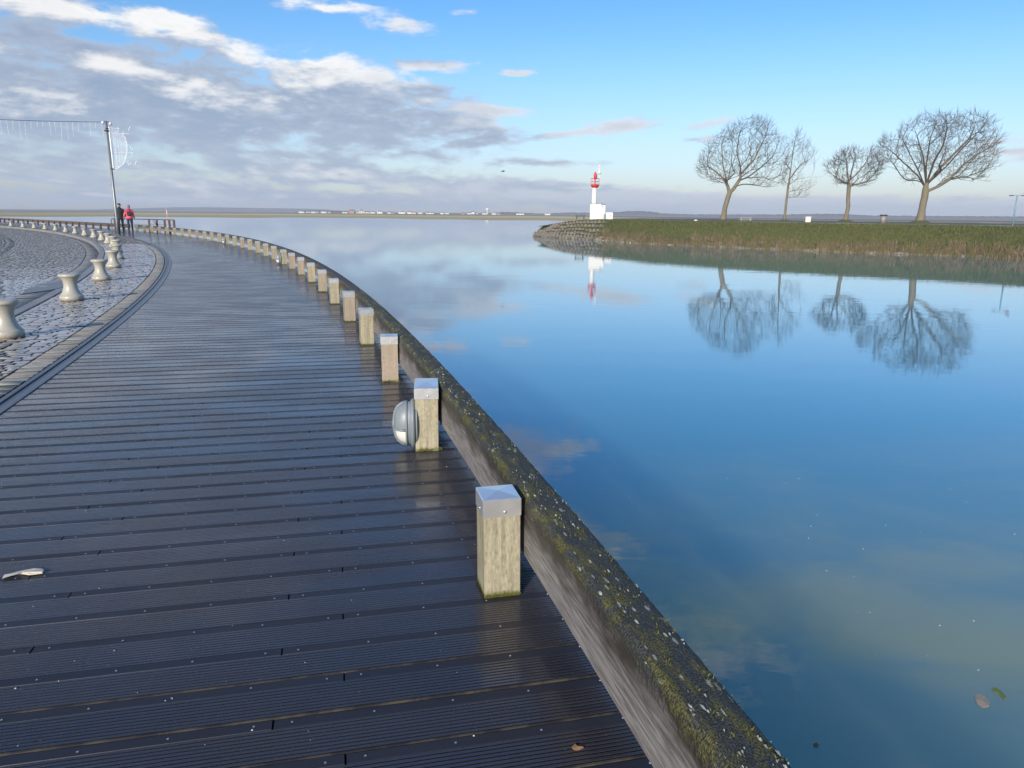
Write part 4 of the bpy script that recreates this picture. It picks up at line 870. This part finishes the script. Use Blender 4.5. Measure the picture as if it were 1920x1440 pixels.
B.add([(-hb, -hb, .335), (hb, -hb, .335), (hb, hb, .335), (-hb, hb, .335), (-hb, -hb, .405), (hb, -hb, .405), (hb, hb, .405), (-hb, hb, .405), (-hb+.003, -hb+.003, .408), (hb-.003, -hb+.003, .408), (hb-.003, hb-.003, .408), (-hb+.003, hb-.003, .408), (0, 0, .417)],
      [(i, (i+1) % 4, 4+(i+1) % 4, 4+i) for i in range(4)]+[(4+i, 4+(i+1) % 4, 8+(i+1) % 4, 8+i) for i in range(4)]+[(8+i, 8+(i+1) % 4, 12) for i in range(4)]+[(3, 2, 1, 0)])
B.v = [(x, y, z+.008) for x, y, z in B.v]; cm = B.mk('steel_cap', M_cap); B = MB()
for ax_, c in (((0, -1, 0), (.012, -hb, .362)), ((-1, 0, 0), (-hb, -.01, .362))): B.lathe([(.0065, 0), (.006, .002), (.003, .0035), (0, .004)], c, 10, axis=ax_)
sm_ = B.mk('cap_screw', M_screw, smooth=True)
def place_post(par, th, leng=0, scr=True):
    r_ = 130.782+sh(th)-(.016 if abs(th-PTH) < .05 else 0); o = pm.copy(); link(o, par, P(r_, th, 0)-par.location, (random.gauss(0, .006), random.gauss(0, .006), R(th)+random.gauss(0, .02)-(R(9) if 15.5 < th < 15.8 else R(5) if 16.4 < th < 16.7 else 0)))
    if 'tmp' in o: del o['tmp']
    c = cm.copy(); link(c, o)
    if scr: q = sm_.copy(); link(q, c)
    return o
th1c = 15.605+.064
for i in range(-26, 30):
    o = place_post(rail, post_th(i), scr=i < 12)
    if i == 1: o.scale = (1, 1.95, 1); o.location = P(130.782, th1c, 0)-rail.location; o['label'] = 'deeper capped post carrying the grey bulkhead lamp'
    if i == 0: o['label'] = 'nearest capped post, pale wood with green algae at its left edge'
th = 41.7
M_post2 = M_brown
pm2 = post_mesh(M_brown); pm2['tmp'] = 1
while th < 61:
    q = pm2.copy(); del q['tmp']; link(q, lrail, P(130.782+sh(th), th, 0)-lrail.location, (0, 0, R(th)));
    th += STEP
for q in (pm, cm, sm_, pm2): bpy.data.objects.remove(q)
rail_beam(rail, 12.2, 15.662, 'beam', 6, True, .0075); rail_beam(rail, -8., 2.1, 'beam', 20); rail_beam(rail, 2.103, 12.197, 'beam', 20)
rail_beam(rail, 15.668, 18.33, 'beam', 6, True, .0075)
rail_beam(rail, 18.336, 20.1, 'beam', 20, False, .0)
a = 20.105
while a < 40.5: b_ = min(a+2*STEP*1.5, 40.6); rail_beam(rail, a, b_-.003, 'beam', 6); a = b_
a = 41.3
while a < 61: b_ = min(a+3*STEP, 61); rail_beam(lrail, a, b_-.003, 'beam', 6, m=M_brown); a = b_
# moss tufts and lichen flakes on the near beam
def beam_pt(u_th, v):
    sec = [(.000, .372, .84), (.005, .392, .93), (.016, .408, 1.0), (.034, .416, 1.2), (.108, .418, 1.7), (.130, .411, 1.9), (.142, .394, 2.0)]
    x = float(np.interp(v, [s[2] for s in sec], [s[0] for s in sec])); z = float(np.interp(v, [s[2] for s in sec], [s[1] for s in sec]))
    nx = float(np.interp(v, [.8, .95, 1.1, 1.3, 1.6, 1.85, 2.0], [-1, -.9, -.5, 0, 0, .5, 1])); return P(130.862+x, u_th, z), Vector((nx*math.cos(R(u_th)), nx*math.sin(R(u_th)), math.sqrt(max(0, 1-nx*nx))))
vs = []; ts = []; fs = []
for _ in range(9000):
    th_ = 13.7+random.random()**1.6*4.3; v = random.uniform(.88, 2.0)
    if noise.noise((R(th_)*131*7, v*5, 3)) < .05: continue
    p, nn_ = beam_pt(th_, v); h = random.uniform(.003, .010); w_ = random.uniform(.0012, .003); a = random.uniform(0, PI); tv_ = Vector((math.cos(a)*w_, math.sin(a)*w_, 0)); o_ = len(vs)
    lean = Vector((random.gauss(0, .5), random.gauss(0, .5), random.gauss(0, .3)))*h
    vs += [p-tv_-nn_*.002, p+tv_-nn_*.002, p+nn_*h+lean]; fs.append((o_, o_+1, o_+2)); ts += [random.random()]*3
for pi_ in range(0, 8):                                          # algae and moss fringe round the foot of the near posts
    th_ = post_th(pi_) if pi_ != 1 else th1c; er = Vector((math.cos(R(th_)), math.sin(R(th_)), 0)); et = Vector((-er.y, er.x, 0)); c_ = P(130.782-(.016 if pi_ == 0 else 0), th_, 0); dp = .0745*(1.95 if pi_ == 1 else 1)
    for _ in range(520):
        e_ = random.random()*2-1
        if random.random() < .6: p = c_-et*(dp+.003)+er*.073*e_; out = -et
        else: p = c_-er*.076+et*dp*e_; out = -er
        z_ = abs(random.gauss(0, .006))*(1+.9*noise.noise((e_*4, pi_*3., 0))); p = p+Vector((0, 0, z_)); a = random.uniform(.0015, .004); sd_ = er if out.dot(et) else et; o_ = len(vs)
        vs += [p-sd_*a, p+sd_*a, p+out*random.uniform(.001, .006)+Vector((random.gauss(0, .002), 0, random.uniform(.002, .009)))]; fs.append((o_, o_+1, o_+2)); ts += [random.uniform(.6, 1.3)]*3
mk('moss', [v-rail.location for v in vs], fs, M_moss, rail, tint=ts, kind='stuff')
B = MB()
for _ in range(1500):
    th_ = 13.7+random.random()**1.5*5.0; v = random.uniform(.92, 2.0); p, nn_ = beam_pt(th_, v)
    if noise.noise((R(th_)*131*5, v*2, 8)) < random.uniform(-.2, .15): continue
    tg = Vector((-math.sin(R(th_)), math.cos(R(th_)), 0)); bi = nn_.cross(tg); L = .002+.012*random.random()**2.2; w_ = L*random.uniform(.18, .45); off = nn_*.004
    m = 7; B.add([p+off+nn_*.001]+[p+off-nn_*.0035+tg*L*math.cos(2*PI*q/m)*random.uniform(.7, 1.2)+bi*w_*math.sin(2*PI*q/m)*random.uniform(.7, 1.2) for q in range(m)], [(0, 1+q, 1+(q+1) % m) for q in range(m)], random.random())
B.v = [tuple(Vector(v)-rail.location) for v in B.v]; B.mk('lichen', M_lichen, rail, kind='stuff')

# ------------------------------------------------------------ bulkhead lamps on posts 1, 10 and 17
def oval_lamp():
    t = empty('bulkhead_lamp', (0, 0, 0), 0, cat='lamp', label='x')
    # local: -x away from the post; an upright oval dome with a ribbed guard; lower part shows frosted glass
    def shell(z0, z1, k=1., n=28):
        V = []; F = []; prof = [(0., 1.), (.030, 1.), (.048, .985), (.068, .90), (.084, .76), (.094, .55), (.099, .28), (.1005, .0)]
        for x, s_ in prof: V += [(-x*k, .062*s_*math.cos(2*PI*q/n)*k, .16+(.096*s_*math.sin(2*PI*q/n))*k) for q in range(n)]
        m = len(prof)
        for i in range(m-1):
            for q in range(n):
                zz = sum(V[j][2] for j in (i*n+q, i*n+(q+1) % n))/2
                if z0 <= zz <= z1 or (prof[i][0] < .04 and k == 1.): F.append((i*n+q, i*n+(q+1) % n, (i+1)*n+(q+1) % n, (i+1)*n+q))
        return V, F
    V, F = shell(.143, 1.); o = mk('hood', V, F, M_grey, t, smooth=True)
    V, F = shell(-1, .16, .965); mk('glass', V, F, M_glass, t, smooth=True)
    B = MB(); prof = [(.048, .985), (.068, .90), (.084, .76), (.094, .55), (.099, .28), (.1015, .0)]
    B.tube([(-x, 0, .16-.098*s_) for x, s_ in prof]+[(-x, 0, .16+.098*s_) for x, s_ in prof[::-1]], .006, 6)
    B.tube([(-x, .0635*s_, .145) for x, s_ in prof[:-1]]+[(-.104, 0, .145)]+[(-x, -.0635*s_, .145) for x, s_ in prof[:-1][::-1]], .0055, 6); B.mk('guard_bar', M_grey, t, True)
    B = MB(); n = 28; B.v = []; 
    B.tube([(-.018, .064*math.cos(2*PI*q/n), .16+.098*math.sin(2*PI*q/n)) for q in range(n+1)], .010, 6); B.tube([(-.045, .0625*math.cos(2*PI*q/n), .16+.0965*math.sin(2*PI*q/n)) for q in range(n+1)], .005, 6); B.mk('rim', M_grey, t, True)
    return t
L0 = oval_lamp()
for j, (pi_, lab) in enumerate(((1, 'grey oval bulkhead lamp fixed to the second nearest post'), (10, 'small white bulkhead lamp on a mid distance rail post'), (17, 'farthest tiny bulkhead lamp on the rail, near the jetty end'))):
    o = L0 if j == 0 else copy_tree(L0); th = post_th(pi_); o.location = P(130.782-.0732, th, 0); o.rotation_euler = (0, 0, R(th)-(R(9) if j == 0 else 0)); o['label'] = lab; o.scale = (1.5, 1.5, 1.5); o.location.z = -.07; o['group'] = 'bulkhead lamps on the rail posts'

# ------------------------------------------------------------ bollards
prof = [(.178, 0), (.182, .004), (.182, .078), (.176, .086), (.168, .09), (.150, .115), (.128, .155), (.110, .205), (.102, .25), (.102, .285), (.110, .325), (.128, .362), (.145, .388), (.148, .392), (.162, .398), (.168, .408), (.169, .424), (.162, .438), (.145, .448), (.10, .453), (0, .455)]
B = MB(); B.lathe(prof, n=36); bol = B.mk('bollard', M_boll, smooth=True)
ordw = ['nearest', 'second nearest', 'third nearest', 'fourth nearest', 'fifth nearest', 'sixth nearest', 'seventh nearest', 'eighth nearest', 'ninth nearest', 'tenth nearest', 'ninth from the left', 'eighth from the left', 'seventh from the left', 'sixth from the left', 'fifth from the left', 'fourth from the left', 'third from the left', 'second from the left', 'leftmost']
for i in range(18):
    th = 18.1+1.79*i; o = bol if i == 0 else bol.copy()
    if i: link(o)
    o.location = P(bol_r(th), th, 0); o.rotation_euler = (0, 0, random.uniform(0, 6))
    lab = ('cream waisted bollard cut by the left edge, nearest to the camera' if i == 0 else '%s grey waisted bollard in the row along the kerb' % ordw[i] if i > 4 else '%s cream waisted bollard on the setts beside the boardwalk' % ordw[i])
    if i == 17: lab = 'leftmost far grey bollard at the end of the kerb row'
    setp(o, lab, 'bollard', 'waisted bollards along the kerb')

# ------------------------------------------------------------ lamp post with the winter lights
lp = gp(222, 441); zt = at(198, 227, math.hypot(lp.x, lp.y)).z
yaw = -azel(222, 441)[0]; kk = math.hypot(lp.x, lp.y)/1210.
t = empty('lamp_post', lp, yaw, cat='lamp post', label='tall slim grey lamp post standing between pavement and boardwalk')
B = MB(); B.tube([(0, 0, 0), (0, 0, .8), (0, 0, zt)], [.10, .085, .055], 10); B.mk('pole', M_galv, t, True)
B = MB(); B.lathe([(.15, 0), (.15, .03), (.10, .05)], n=14); B.mk('base_plate', M_galv, t)
B = MB(); B.tube([(-.20, 0, zt-.02), (.0, 0, zt-.01), (.22, 0, zt-.10)], .02, 5); B.mk('bracket', M_dark, t)
for sx, dz_ in ((-.17, -.09), (.20, -.13)):
    B = MB(); B.lathe([(.02, .09), (.075, .05), (.09, 0), (.075, -.06), (0, -.09)], (sx, 0, zt+dz_), 12); B.mk('lamp_globe', M_white, t, True)
B = MB(); B.box((-.03, 0, zt-.52), (.22, .16, .08)); B.box((.0, 0, zt-.40), (.16, .14, .05)); B.box((.05, 0, zt-2.62), (.16, .14, .06)); B.mk('clamp', M_dark, t)
# sail-shaped decoration fixed to the post
de = empty('light_decoration', lp+Vector((0, 0, zt-2.7)), yaw, cat='light decoration', label='white wire sail shaped Christmas decoration near the top of the lamp post')
H = 2.35
B = MB(); B.tube([(.10, 0, 0), (.10, 0, H+.05)], .035, 6); B.tube([(.115, -.04, 0), (.115, -.04, H)], .02, 5); B.mk('mast_tube', M_wire, de)
B = MB(); arc = [(.12+ .92*math.sin(PI*min(q/11., 1)**.9)**.8*(1-.15*q/12), 0, .05+(H-.05)*q/12) for q in range(13)]
arc = [(.12, 0, .02), (.40, 0, .16), (.66, 0, .38), (.82, 0, .70), (.92, 0, 1.1), (.95, 0, 1.45), (.90, 0, 1.8), (.78, 0, 2.05)]
B.tube(arc, .02, 5)
for z, x in ((1.0, 1.2), (2.05, 1.1), (.22, .5)): B.tube([(.1, 0, z), (x, 0, z+.02)], .014, 5)
B.tube([(.1, 0, H), (.65, 0, H-.03)], .016, 5); B.tube([(.56, 0, H+.07), (.56, 0, H-.2)], .014, 5); B.tube([(.7, 0, 1.85), (.78, 0, 2.05), (.82, 0, 1.9)], .016, 5); B.mk('wire_frame', M_wire, de)
B = MB(); rr = random.Random(4)
for q in range(22):
    x = .14+q*.036; z0 = float(np.interp(x, [.12, .40, .66, .82, .92], [.02, .16, .38, .70, 1.1])); z1 = 2.05 if x < .78 else 1.9
    B.tube([(x, 0, z0), (x+rr.uniform(-.03, .03), .02, (z0+z1)/2), (x, 0, z1+rr.uniform(0, .25)*(x < .6))], .0055, 3)
for q in range(46):
    x = rr.uniform(.14, .88); z = rr.uniform(.3, 2.2); B.tube([(x, 0, z), (x+rr.uniform(-.08, .08), .03, z+rr.uniform(.03, .14))], .007, 3)
for (x, z) in ((1.12, .95), (1.16, 1.15), (1.13, .75), (1.1, 1.25), (1.3, .45), (1.02, .35), (.9, .3), (1.25, .35), (1.15, 2.35), (1.1, 2.25)): B.tube([(x, 0, z), (x+.06, 0, z+.11)], .022, 4)  # loose white stubs shaped as glints to the right of the frame
B.mk('strings_and_glints', M_wire, de)
# catenary with icicle lights to a second post out of the frame
far = lp+Vector((-13.5, -9.5, 0)); A0 = lp+Vector((-.15, 0, zt-.05)); A1 = Vector((far.x, far.y, zt-.05))
pt = empty('lamp_post', far, yaw, cat='lamp post', label='lamp post beyond the left edge carrying the far end of the light string'); B = MB(); B.tube([(0, 0, 0), (0, 0, .8), (0, 0, zt)], [.10, .085, .055], 10); B.mk('pole', M_galv, pt, True)
ic = empty('icicle_light_string', A0, 0, cat='light string', label='thin cable with hanging icicle lights strung leftward from the lamp post')
def cat_(s): q = A0.lerp(A1, s)-A0; q.z -= .55*4*s*(1-s)*.5; return q
B = MB(); B.tube([cat_(q/30) for q in range(31)], .013, 4); B.mk('cable', M_dark, ic)
B = MB(); rr = random.Random(5)
for q in range(58):
    s = (q+.5)/58; c = cat_(s); L = rr.choice((.25, .45, .7, .95)); x = c.copy(); ptsq = [x.copy()]
    for z in range(4): x = x+Vector((rr.uniform(-.025, .025), rr.uniform(-.025, .025), -L/4)); ptsq.append(x.copy())
    B.tube(ptsq, .0035, 3)
    for z in ptsq[1:]: B.tube([z, z+Vector((.0, 0, -.05))], .009, 4)
B.mk('icicle_strands', M_wire, ic)

# ------------------------------------------------------------ metal fence of the jetty landing behind the people
jb = at(250, 424, 62); jl = at(210, 428, 61); jr = at(327, 424, 55); z0 = -.35
t = empty('landing_fence', (jl.x, jl.y, z0), 0, cat='fence', label='thin metal and timber fence round the landing stage behind the rail')
def jp(f, z, off=0.): q = jl.lerp(jr, f)-jl; u = Vector((jl.x, jl.y, 0)).normalized(); return Vector((q.x, q.y, 0))+u*off+Vector((0, 0, z-z0))
ztop = at(260, 410.5, 60).z
B = MB(); B.tube([jp(0, .1), jp(0, ztop-.03), jp(.03, ztop), jp(.5, ztop), jp(1, ztop)], .028, 5); B.mk('handrail', M_dark, t)
for zz in (.12, .32, .5): B = MB(); B.tube([jp(.0, zz), jp(1., zz)], .012, 4); B.mk('wire', M_galv, t)
for f_ in (.06, .62, .74, .86, .93, 1.): B = MB(); q = jp(f_, 0); B.box((q.x, q.y, (ztop-z0)/2), (.13, .13, ztop-z0), .5); B.mk('fence_post', M_brown, t)
B = MB(); B.tube([jp(.68, ztop-.05, -.3), jp(.76, -.1, -1.2)], .06, 4); B.mk('brace', M_kerb, t)
B = MB(); a_, b_ = jp(.0, -.32, 0), jp(1., -.32, 0); B.box((a_+b_)/2, ((b_-a_).length, 2.4, .10), math.atan2((b_-a_).y, (b_-a_).x)); B.mk('stage', M_brown, t)

# ------------------------------------------------------------ two walkers seen from behind
M_skin = mat('skin', (.45, .27, .20), .6)
def skin_body(name, verts, edges, rad, m, parent):
    me = bpy.data.meshes.new(name); me.from_pydata(verts, edges, []); me.update(); me.materials.append(m); o = link(bpy.data.objects.new(name, me), parent)
    s = o.modifiers.new('skin', 'SKIN'); s.use_smooth_shade = True
    for v, r_ in zip(me.skin_vertices[0].data if me.skin_vertices else [], rad): pass
    if not me.skin_vertices:
        bm = bmesh.new(); bm.from_mesh(me); bm.verts.layers.skin.verify(); bm.to_mesh(me); bm.free()
    for i, v in enumerate(me.skin_vertices[0].data): v.radius = (rad[i], rad[i]) if isinstance(rad[i], float) else rad[i]; v.use_root = (i == 0)
    o.modifiers.new('sub', 'SUBSURF').levels = 1; return o
def ring_loft(B, secs, n=14):
    V = [(cx_+rx*math.cos(2*PI*k_/n), cy_+ry*math.sin(2*PI*k_/n), z) for (cx_, cy_, z, rx, ry) in secs for k_ in range(n)]; m = len(secs)
    B.add(V, [(i*n+k_, i*n+(k_+1) % n, (i+1)*n+(k_+1) % n, (i+1)*n+k_) for i in range(m-1) for k_ in range(n)]+[tuple(range(n))[::-1], tuple((m-1)*n+k_ for k_ in range(n))])
def person(loc, yaw, h, label, coat_m, trouser_m, coat_len, head_turn, hand_out, hat):
    k_ = h/1.75; t = empty('person', loc, yaw, cat='person', label=label)       # local +y = walking direction (away)
    # one continuous body: pelvis-rooted skin
    vs = [(0, 0, .93), (0, .0, 1.15), (0, -.01, 1.36), (0, .0, 1.47), (0, .01, 1.53), (0, .02, 1.62), (0, .02, 1.70)]; ra = [.12, .115, (.16, .10), .06, .055, .085, .07]
    ed = [(0, 1), (1, 2), (2, 3), (3, 4), (4, 5), (5, 6)]; hands = []
    for s in (-1, 1):
        i = len(vs); fwd = .16*s; vs += [(s*.10, 0, .88), (s*.10, fwd*.6+.03, .50), (s*.10, fwd-.02, .10), (s*.10, fwd+.13, .04)]; ra += [.09, .06, .045, .04]; ed += [(0, i), (i, i+1), (i+1, i+2), (i+2, i+3)]
        j = len(vs); out = .12 if s == hand_out else .04; vs += [(s*.18, 0, 1.40), (s*(.24+out*.3), -.02, 1.13), (s*(.25+out), .03, .90), (s*(.255+out), .04, .84)]; ra += [.055, .042, .032, .034]; ed += [(2, j), (j, j+1), (j+1, j+2), (j+2, j+3)]; hands.append((s, Vector(vs[-1])))
        for q in range(5):
            fi = len(vs); dy = (q-1.5)*.018; b0 = Vector(vs[j+3])
            if q < 4: vs += [(b0.x, b0.y+dy, b0.z-.045), (b0.x-s*.010, b0.y+dy, b0.z-.08+.004*abs(q-1.5))]
            else: vs += [(b0.x-s*.02, b0.y+.035, b0.z-.015), (b0.x-s*.028, b0.y+.045, b0.z-.045)]
            ra += [.0095, .008]; ed += [(j+3, fi), (fi, fi+1)]
    vs = [(x*k_, y*k_, z*k_) for x, y, z in vs]; ra = [tuple(q*k_ for q in r_) if isinstance(r_, tuple) else r_*k_ for r_ in ra]
    skin_body('body', vs, ed, ra, M_skin, t)
    B = MB(); zc = coat_len
    ring_loft(B, [(0, 0, zc*k_, .215*k_, .155*k_), (0, 0, (zc+.10)*k_, .21*k_, .155*k_), (0, 0, 1.1*k_, .19*k_, .15*k_), (0, 0, 1.3*k_, .215*k_, .15*k_), (0, 0, 1.42*k_, .195*k_, .125*k_), (0, 0, 1.50*k_, .09*k_, .085*k_), (0, .01, 1.55*k_, .07*k_, .07*k_)])
    for s in (-1, 1):
        out = .12 if s == hand_out else .04; B.tube([(s*.165*k_, 0, 1.42*k_), (s*.20*k_, -.005, 1.34*k_), (s*(.24+out*.3)*k_, -.02, 1.13*k_), (s*(.25+out*.96)*k_, .025, .91*k_)], [.075*k_, .078*k_, .062*k_, .05*k_], 10)
    B.mk('coat', coat_m, t, True)
    B = MB(); ring_loft(B, [(0, 0, .80*k_, .165*k_, .12*k_), (0, 0, .92*k_, .165*k_, .125*k_), (0, 0, 1.0*k_, .15*k_, .11*k_)])
    for s in (-1, 1): fwd = .16*s; B.tube([(s*.09*k_, 0, .90*k_), (s*.10*k_, (fwd*.3+.015)*k_, .70*k_), (s*.10*k_, (fwd*.6+.03)*k_, .50*k_), (s*.10*k_, (fwd*.85-.0)*k_, .28*k_), (s*.10*k_, (fwd-.02)*k_, .10*k_)], [.098*k_, .09*k_, .072*k_, .064*k_, .06*k_], 10)
    B.mk('trousers', trouser_m, t, True)
    for s in (-1, 1):
        fwd = .16*s; B = MB(); ring_loft(B, [(s*.10*k_, (fwd+.05)*k_, 0, .048*k_, .14*k_), (s*.10*k_, (fwd+.05)*k_, .045*k_, .05*k_, .14*k_), (s*.10*k_, (fwd+.01)*k_, .10*k_, .045*k_, .075*k_), (s*.10*k_, (fwd-.02)*k_, .15*k_, .04*k_, .05*k_)], 12); B.mk('shoe', M_dark, t, True)
    # head shell with hair, nose and ears turned to one side
    hd = bpy.data.objects.new('head', None)
    B = MB(); a = head_turn; c, s_ = math.cos(a), math.sin(a); hz = 1.65*k_
    def rt(x, y, z): return (x*c-y*s_, .02+x*s_+y*c, z)
    ring = [(0, 0, 1.545, .05, .06), (0, .01, 1.575, .068, .085), (0, .01, 1.64, .078, .098), (0, 0, 1.70, .075, .095), (0, 0, 1.74, .05, .07), (0, 0, 1.755, .015, .02)]
    ring_loft(B, [(x*k_, y*k_, z*k_, rx*k_, ry*k_) for x, y, z, rx, ry in ring]); B.add([(.015*k_, .10*k_, 1.615*k_), (-.015*k_, .10*k_, 1.615*k_), (0, .128*k_, 1.62*k_), (0, .10*k_, 1.66*k_)], [(0, 2, 1), (0, 3, 2), (1, 2, 3)])
    for s in (-1, 1): B.box((s*.08*k_, 0, 1.64*k_), (.018, .035, .055))
    for s in (-1, 1): B.lathe([(.012, -.006), (.012, .004), (0, .008)], (s*.03*k_, .098*k_, 1.655*k_), 8, axis=(0, 1, 0), mi=1)
    B.box((0, .10*k_, 1.59*k_), (.045, .012, .012), mi=2)
    B.v = [rt(*v) for v in B.v]; B.mk('head', [M_skin, M_dark, M_red], t, True)
    B = MB()
    if hat == 'cap':
        ring_loft(B, [(0, 0, 1.68*k_, .092*k_, .108*k_), (0, 0, 1.73*k_, .088*k_, .104*k_), (0, 0, 1.775*k_, .055*k_, .065*k_), (0, 0, 1.785*k_, .01, .01)]); B.add([(-.07, .09, 1.685*k_), (.07, .09, 1.685*k_), (.06, .175, 1.67*k_), (-.06, .175, 1.67*k_), (-.07, .09, 1.70*k_), (.07, .09, 1.70*k_), (.06, .175, 1.68*k_), (-.06, .175, 1.68*k_)], [(0, 3, 2, 1), (4, 5, 6, 7), (0, 1, 5, 4), (1, 2, 6, 5), (2, 3, 7, 6), (3, 0, 4, 7)])
        B.v = [rt(*v) for v in B.v]; B.mk('cap', mat('black_cap', (.012, .012, .014), .8), t, True)
        B = MB(); ring_loft(B, [(0, -.015, 1.60*k_, .080*k_, .09*k_), (0, -.012, 1.685*k_, .085*k_, .098*k_)]); B.v = [rt(*v) for v in B.v]; B.mk('hair', mat('grey_hair', (.35, .32, .30), .8), t, True)
    else:
        ring_loft(B, [(0, -.02, 1.60*k_, .085*k_, .10*k_), (0, -.01, 1.68*k_, .098*k_, .112*k_), (0, -.01, 1.74*k_, .085*k_, .10*k_), (0, -.01, 1.785*k_, .045*k_, .05*k_), (0, -.01, 1.80*k_, .01, .01)]); B.v = [rt(*v) for v in B.v]; B.mk('knitted_hat', mat('mauve_knit', (.28, .16, .22), .9), t, True)
        B = MB(); B.box((0, -.19*k_, 1.20*k_), (.24, .11, .30), bev=.03); B.box((0, -.255*k_, 1.14*k_), (.18, .03, .13), bev=.01); B.mk('backpack', mat('black_nylon', (.015, .015, .018), .5), t)
        for s in (-1, 1): B = MB(); B.tube([(s*.08, -.14, 1.34*k_), (s*.10, -.06, 1.455*k_), (s*.11, .09, 1.42*k_), (s*.12, .15, 1.2*k_), (s*.11, -.12, 1.08*k_)], .014, 5, flat=.5); B.mk('strap', M_dark, t)
        B = MB(); ring_loft(B, [(0, -.06, 1.42*k_, .12*k_, .10*k_), (0, -.08, 1.49*k_, .11*k_, .07*k_), (0, -.05, 1.54*k_, .085*k_, .06*k_)]); B.mk('hood', mat('deep_pink_hood', (.42, .02, .07), .7), t, True)
    for s, hp in hands: B = MB(); hp = hp*k_; ring_loft(B, [(hp.x-s*.004, hp.y, hp.z-.05, .024, .040), (hp.x, hp.y, hp.z-.02, .034, .045), (hp.x, hp.y, hp.z+.05, .034, .034)], 10); B.mk('glove', mat('dark_red_glove', (.10, .015, .02), .8), t, True)
    return t
pa, pb_ = gp(228, 433.3), gp(245.5, 433.6); yw = R(20)
person(pa, yw, 1.86, 'man in a long black coat and black cap walking away hand in hand', mat('black_wool', (.010, .011, .016), .8), mat('dark_jeans', (.02, .025, .045), .8), .74, R(-38), 1, 'cap')
person(pb_, yw, 1.76, 'woman in a pink red jacket with a small black backpack', mat('pink_red_shell', (.62, .06, .10), .6, fn=lambda N: {'Base Color': N.mix(N.step(N.xyz(N.obj())[2], 1.28, 1.34), (.64, .09, .13), (.50, .02, .08))}), mat('navy_trousers', (.018, .018, .04), .8), .84, R(8), -1, 'hat')

# ------------------------------------------------------------ small litter on the deck and in the water
def flake(name, pts, z, thick, m, label, cat, bow=.0):
    c = sum(pts, Vector())/len(pts); B = MB(); n = len(pts)
    V = [p-c+Vector((0, 0, thick+bow*math.sin(i*2.1))) for i, p in enumerate(pts)]+[p-c for p in pts]+[Vector((0, 0, thick+bow))]
    B.add(V, [(i, (i+1) % n, 2*n) for i in range(n)]+[(n+i, n+(i+1) % n, (i+1) % n, i) for i in range(n)]+[tuple(range(2*n-1, n-1, -1))]); c.z = z
    return setp(B.mk(name, m, loc=c), label, cat)
M_chip = mat('peeled_bark', fn=lambda N: {'Base Color': N.mix(N.noise(N.mp(N.obj(), (10, 50, 1)), 3.), (.72, .68, .58), (.45, .38, .27)), 'Roughness': .6})
flake('bark_chip', [gp(*q) for q in [(4, 1089), (9, 1083), (22, 1077), (45, 1073), (64, 1071), (80, 1069), (83, 1073), (80, 1077), (66, 1079), (56, 1080), (40, 1078), (22, 1081), (10, 1086)]], .004, .006, M_chip, 'pale curved peel of bark lying on the deck at the left edge', 'bark', .004)
M_leaf = mat('brown_leaf', (.22, .13, .06), .6)
flake('dead_leaf', [gp(*q) for q in [(1072, 1404), (1078, 1399), (1083, 1401), (1092, 1402), (1094, 1405), (1084, 1409), (1076, 1408)]], .003, .003, M_leaf, 'small tan dead leaf on the dark deck beside the mossy beam', 'leaf', .003)
flake('floating_leaf', [gp(*q, WZ) for q in [(1827, 1306), (1836, 1303), (1850, 1309), (1856, 1318), (1854, 1326), (1842, 1329), (1833, 1322), (1828, 1314)]], WZ+.004, .004, mat('pale_leaf', fn=lambda N: {'Base Color': N.mix(N.noise(N.obj(), 60.), (.36, .30, .24), (.22, .19, .15)), 'Roughness': .7}), 'pale brown rounded leaf floating on the water, lower right', 'leaf', .004)
flake('floating_leaf', [gp(*q, WZ) for q in [(1859, 1293), (1866, 1291), (1878, 1297), (1887, 1308), (1882, 1312), (1873, 1303), (1864, 1298)]], WZ+.004, .003, mat('green_leaf', (.13, .17, .03), .6), 'narrow yellow green leaf floating beside the pale brown leaf', 'leaf', .003)
flake('floating_leaf', [gp(*q, WZ) for q in [(1524, 1397), (1531, 1394), (1536, 1398), (1532, 1403), (1526, 1402)]], WZ+.004, .003, mat('orange_leaf', (.30, .09, .04), .6), 'tiny orange leaf floating near the bottom edge', 'leaf', .003)
B = MB(); rr = random.Random(9)
for _ in range(45):
    q = gp(rr.uniform(0, 1150), rr.uniform(760, 1440)); r_ = math.hypot(q.x-CX, q.y-CY)
    if not RI+.05 < r_ < RO-.1: continue
    s = rr.choice((.001, .0015, .002, .0035)); B.lathe([(s, .0005), (s*.7, .0018), (0, .002)], (q.x, q.y, .0), 6)
B.mk('droppings', mat('chalky_white', (.62, .62, .60), .8), label='tiny white droppings and crumbs scattered over the wet deck', cat='droppings', kind='stuff')
B = MB()
for _ in range(45):
    q = gp(rr.uniform(1150, 1920), rr.uniform(820, 1420), WZ); s = rr.uniform(.002, .006); B.lathe([(s, .0), (s*.7, .003), (0, .004)], q, 6)
B.mk('foam_flecks', mat('foam', (.55, .6, .6), .6), label='tiny pale flecks floating on the near water', cat='foam', kind='stuff')

# ------------------------------------------------------------ the air
B = MB(); B.box((0, 1290, 13.5), (5600, 2840, 33))
hm = bpy.data.materials.new('haze'); hm.use_nodes = True; ht = hm.node_tree; ht.nodes.clear(); pv = ht.nodes.new('ShaderNodeVolumePrincipled'); ho = ht.nodes.new('ShaderNodeOutputMaterial'); ht.links.new(pv.outputs[0], ho.inputs['Volume'])
pv.inputs['Color'].default_value = (.80, .88, 1, 1); pv.inputs['Density'].default_value = .00042; pv.inputs['Anisotropy'].default_value = .0
B.mk('haze', hm, kind='stuff', label='thin bluish air between the quay and the far shore', cat='haze')
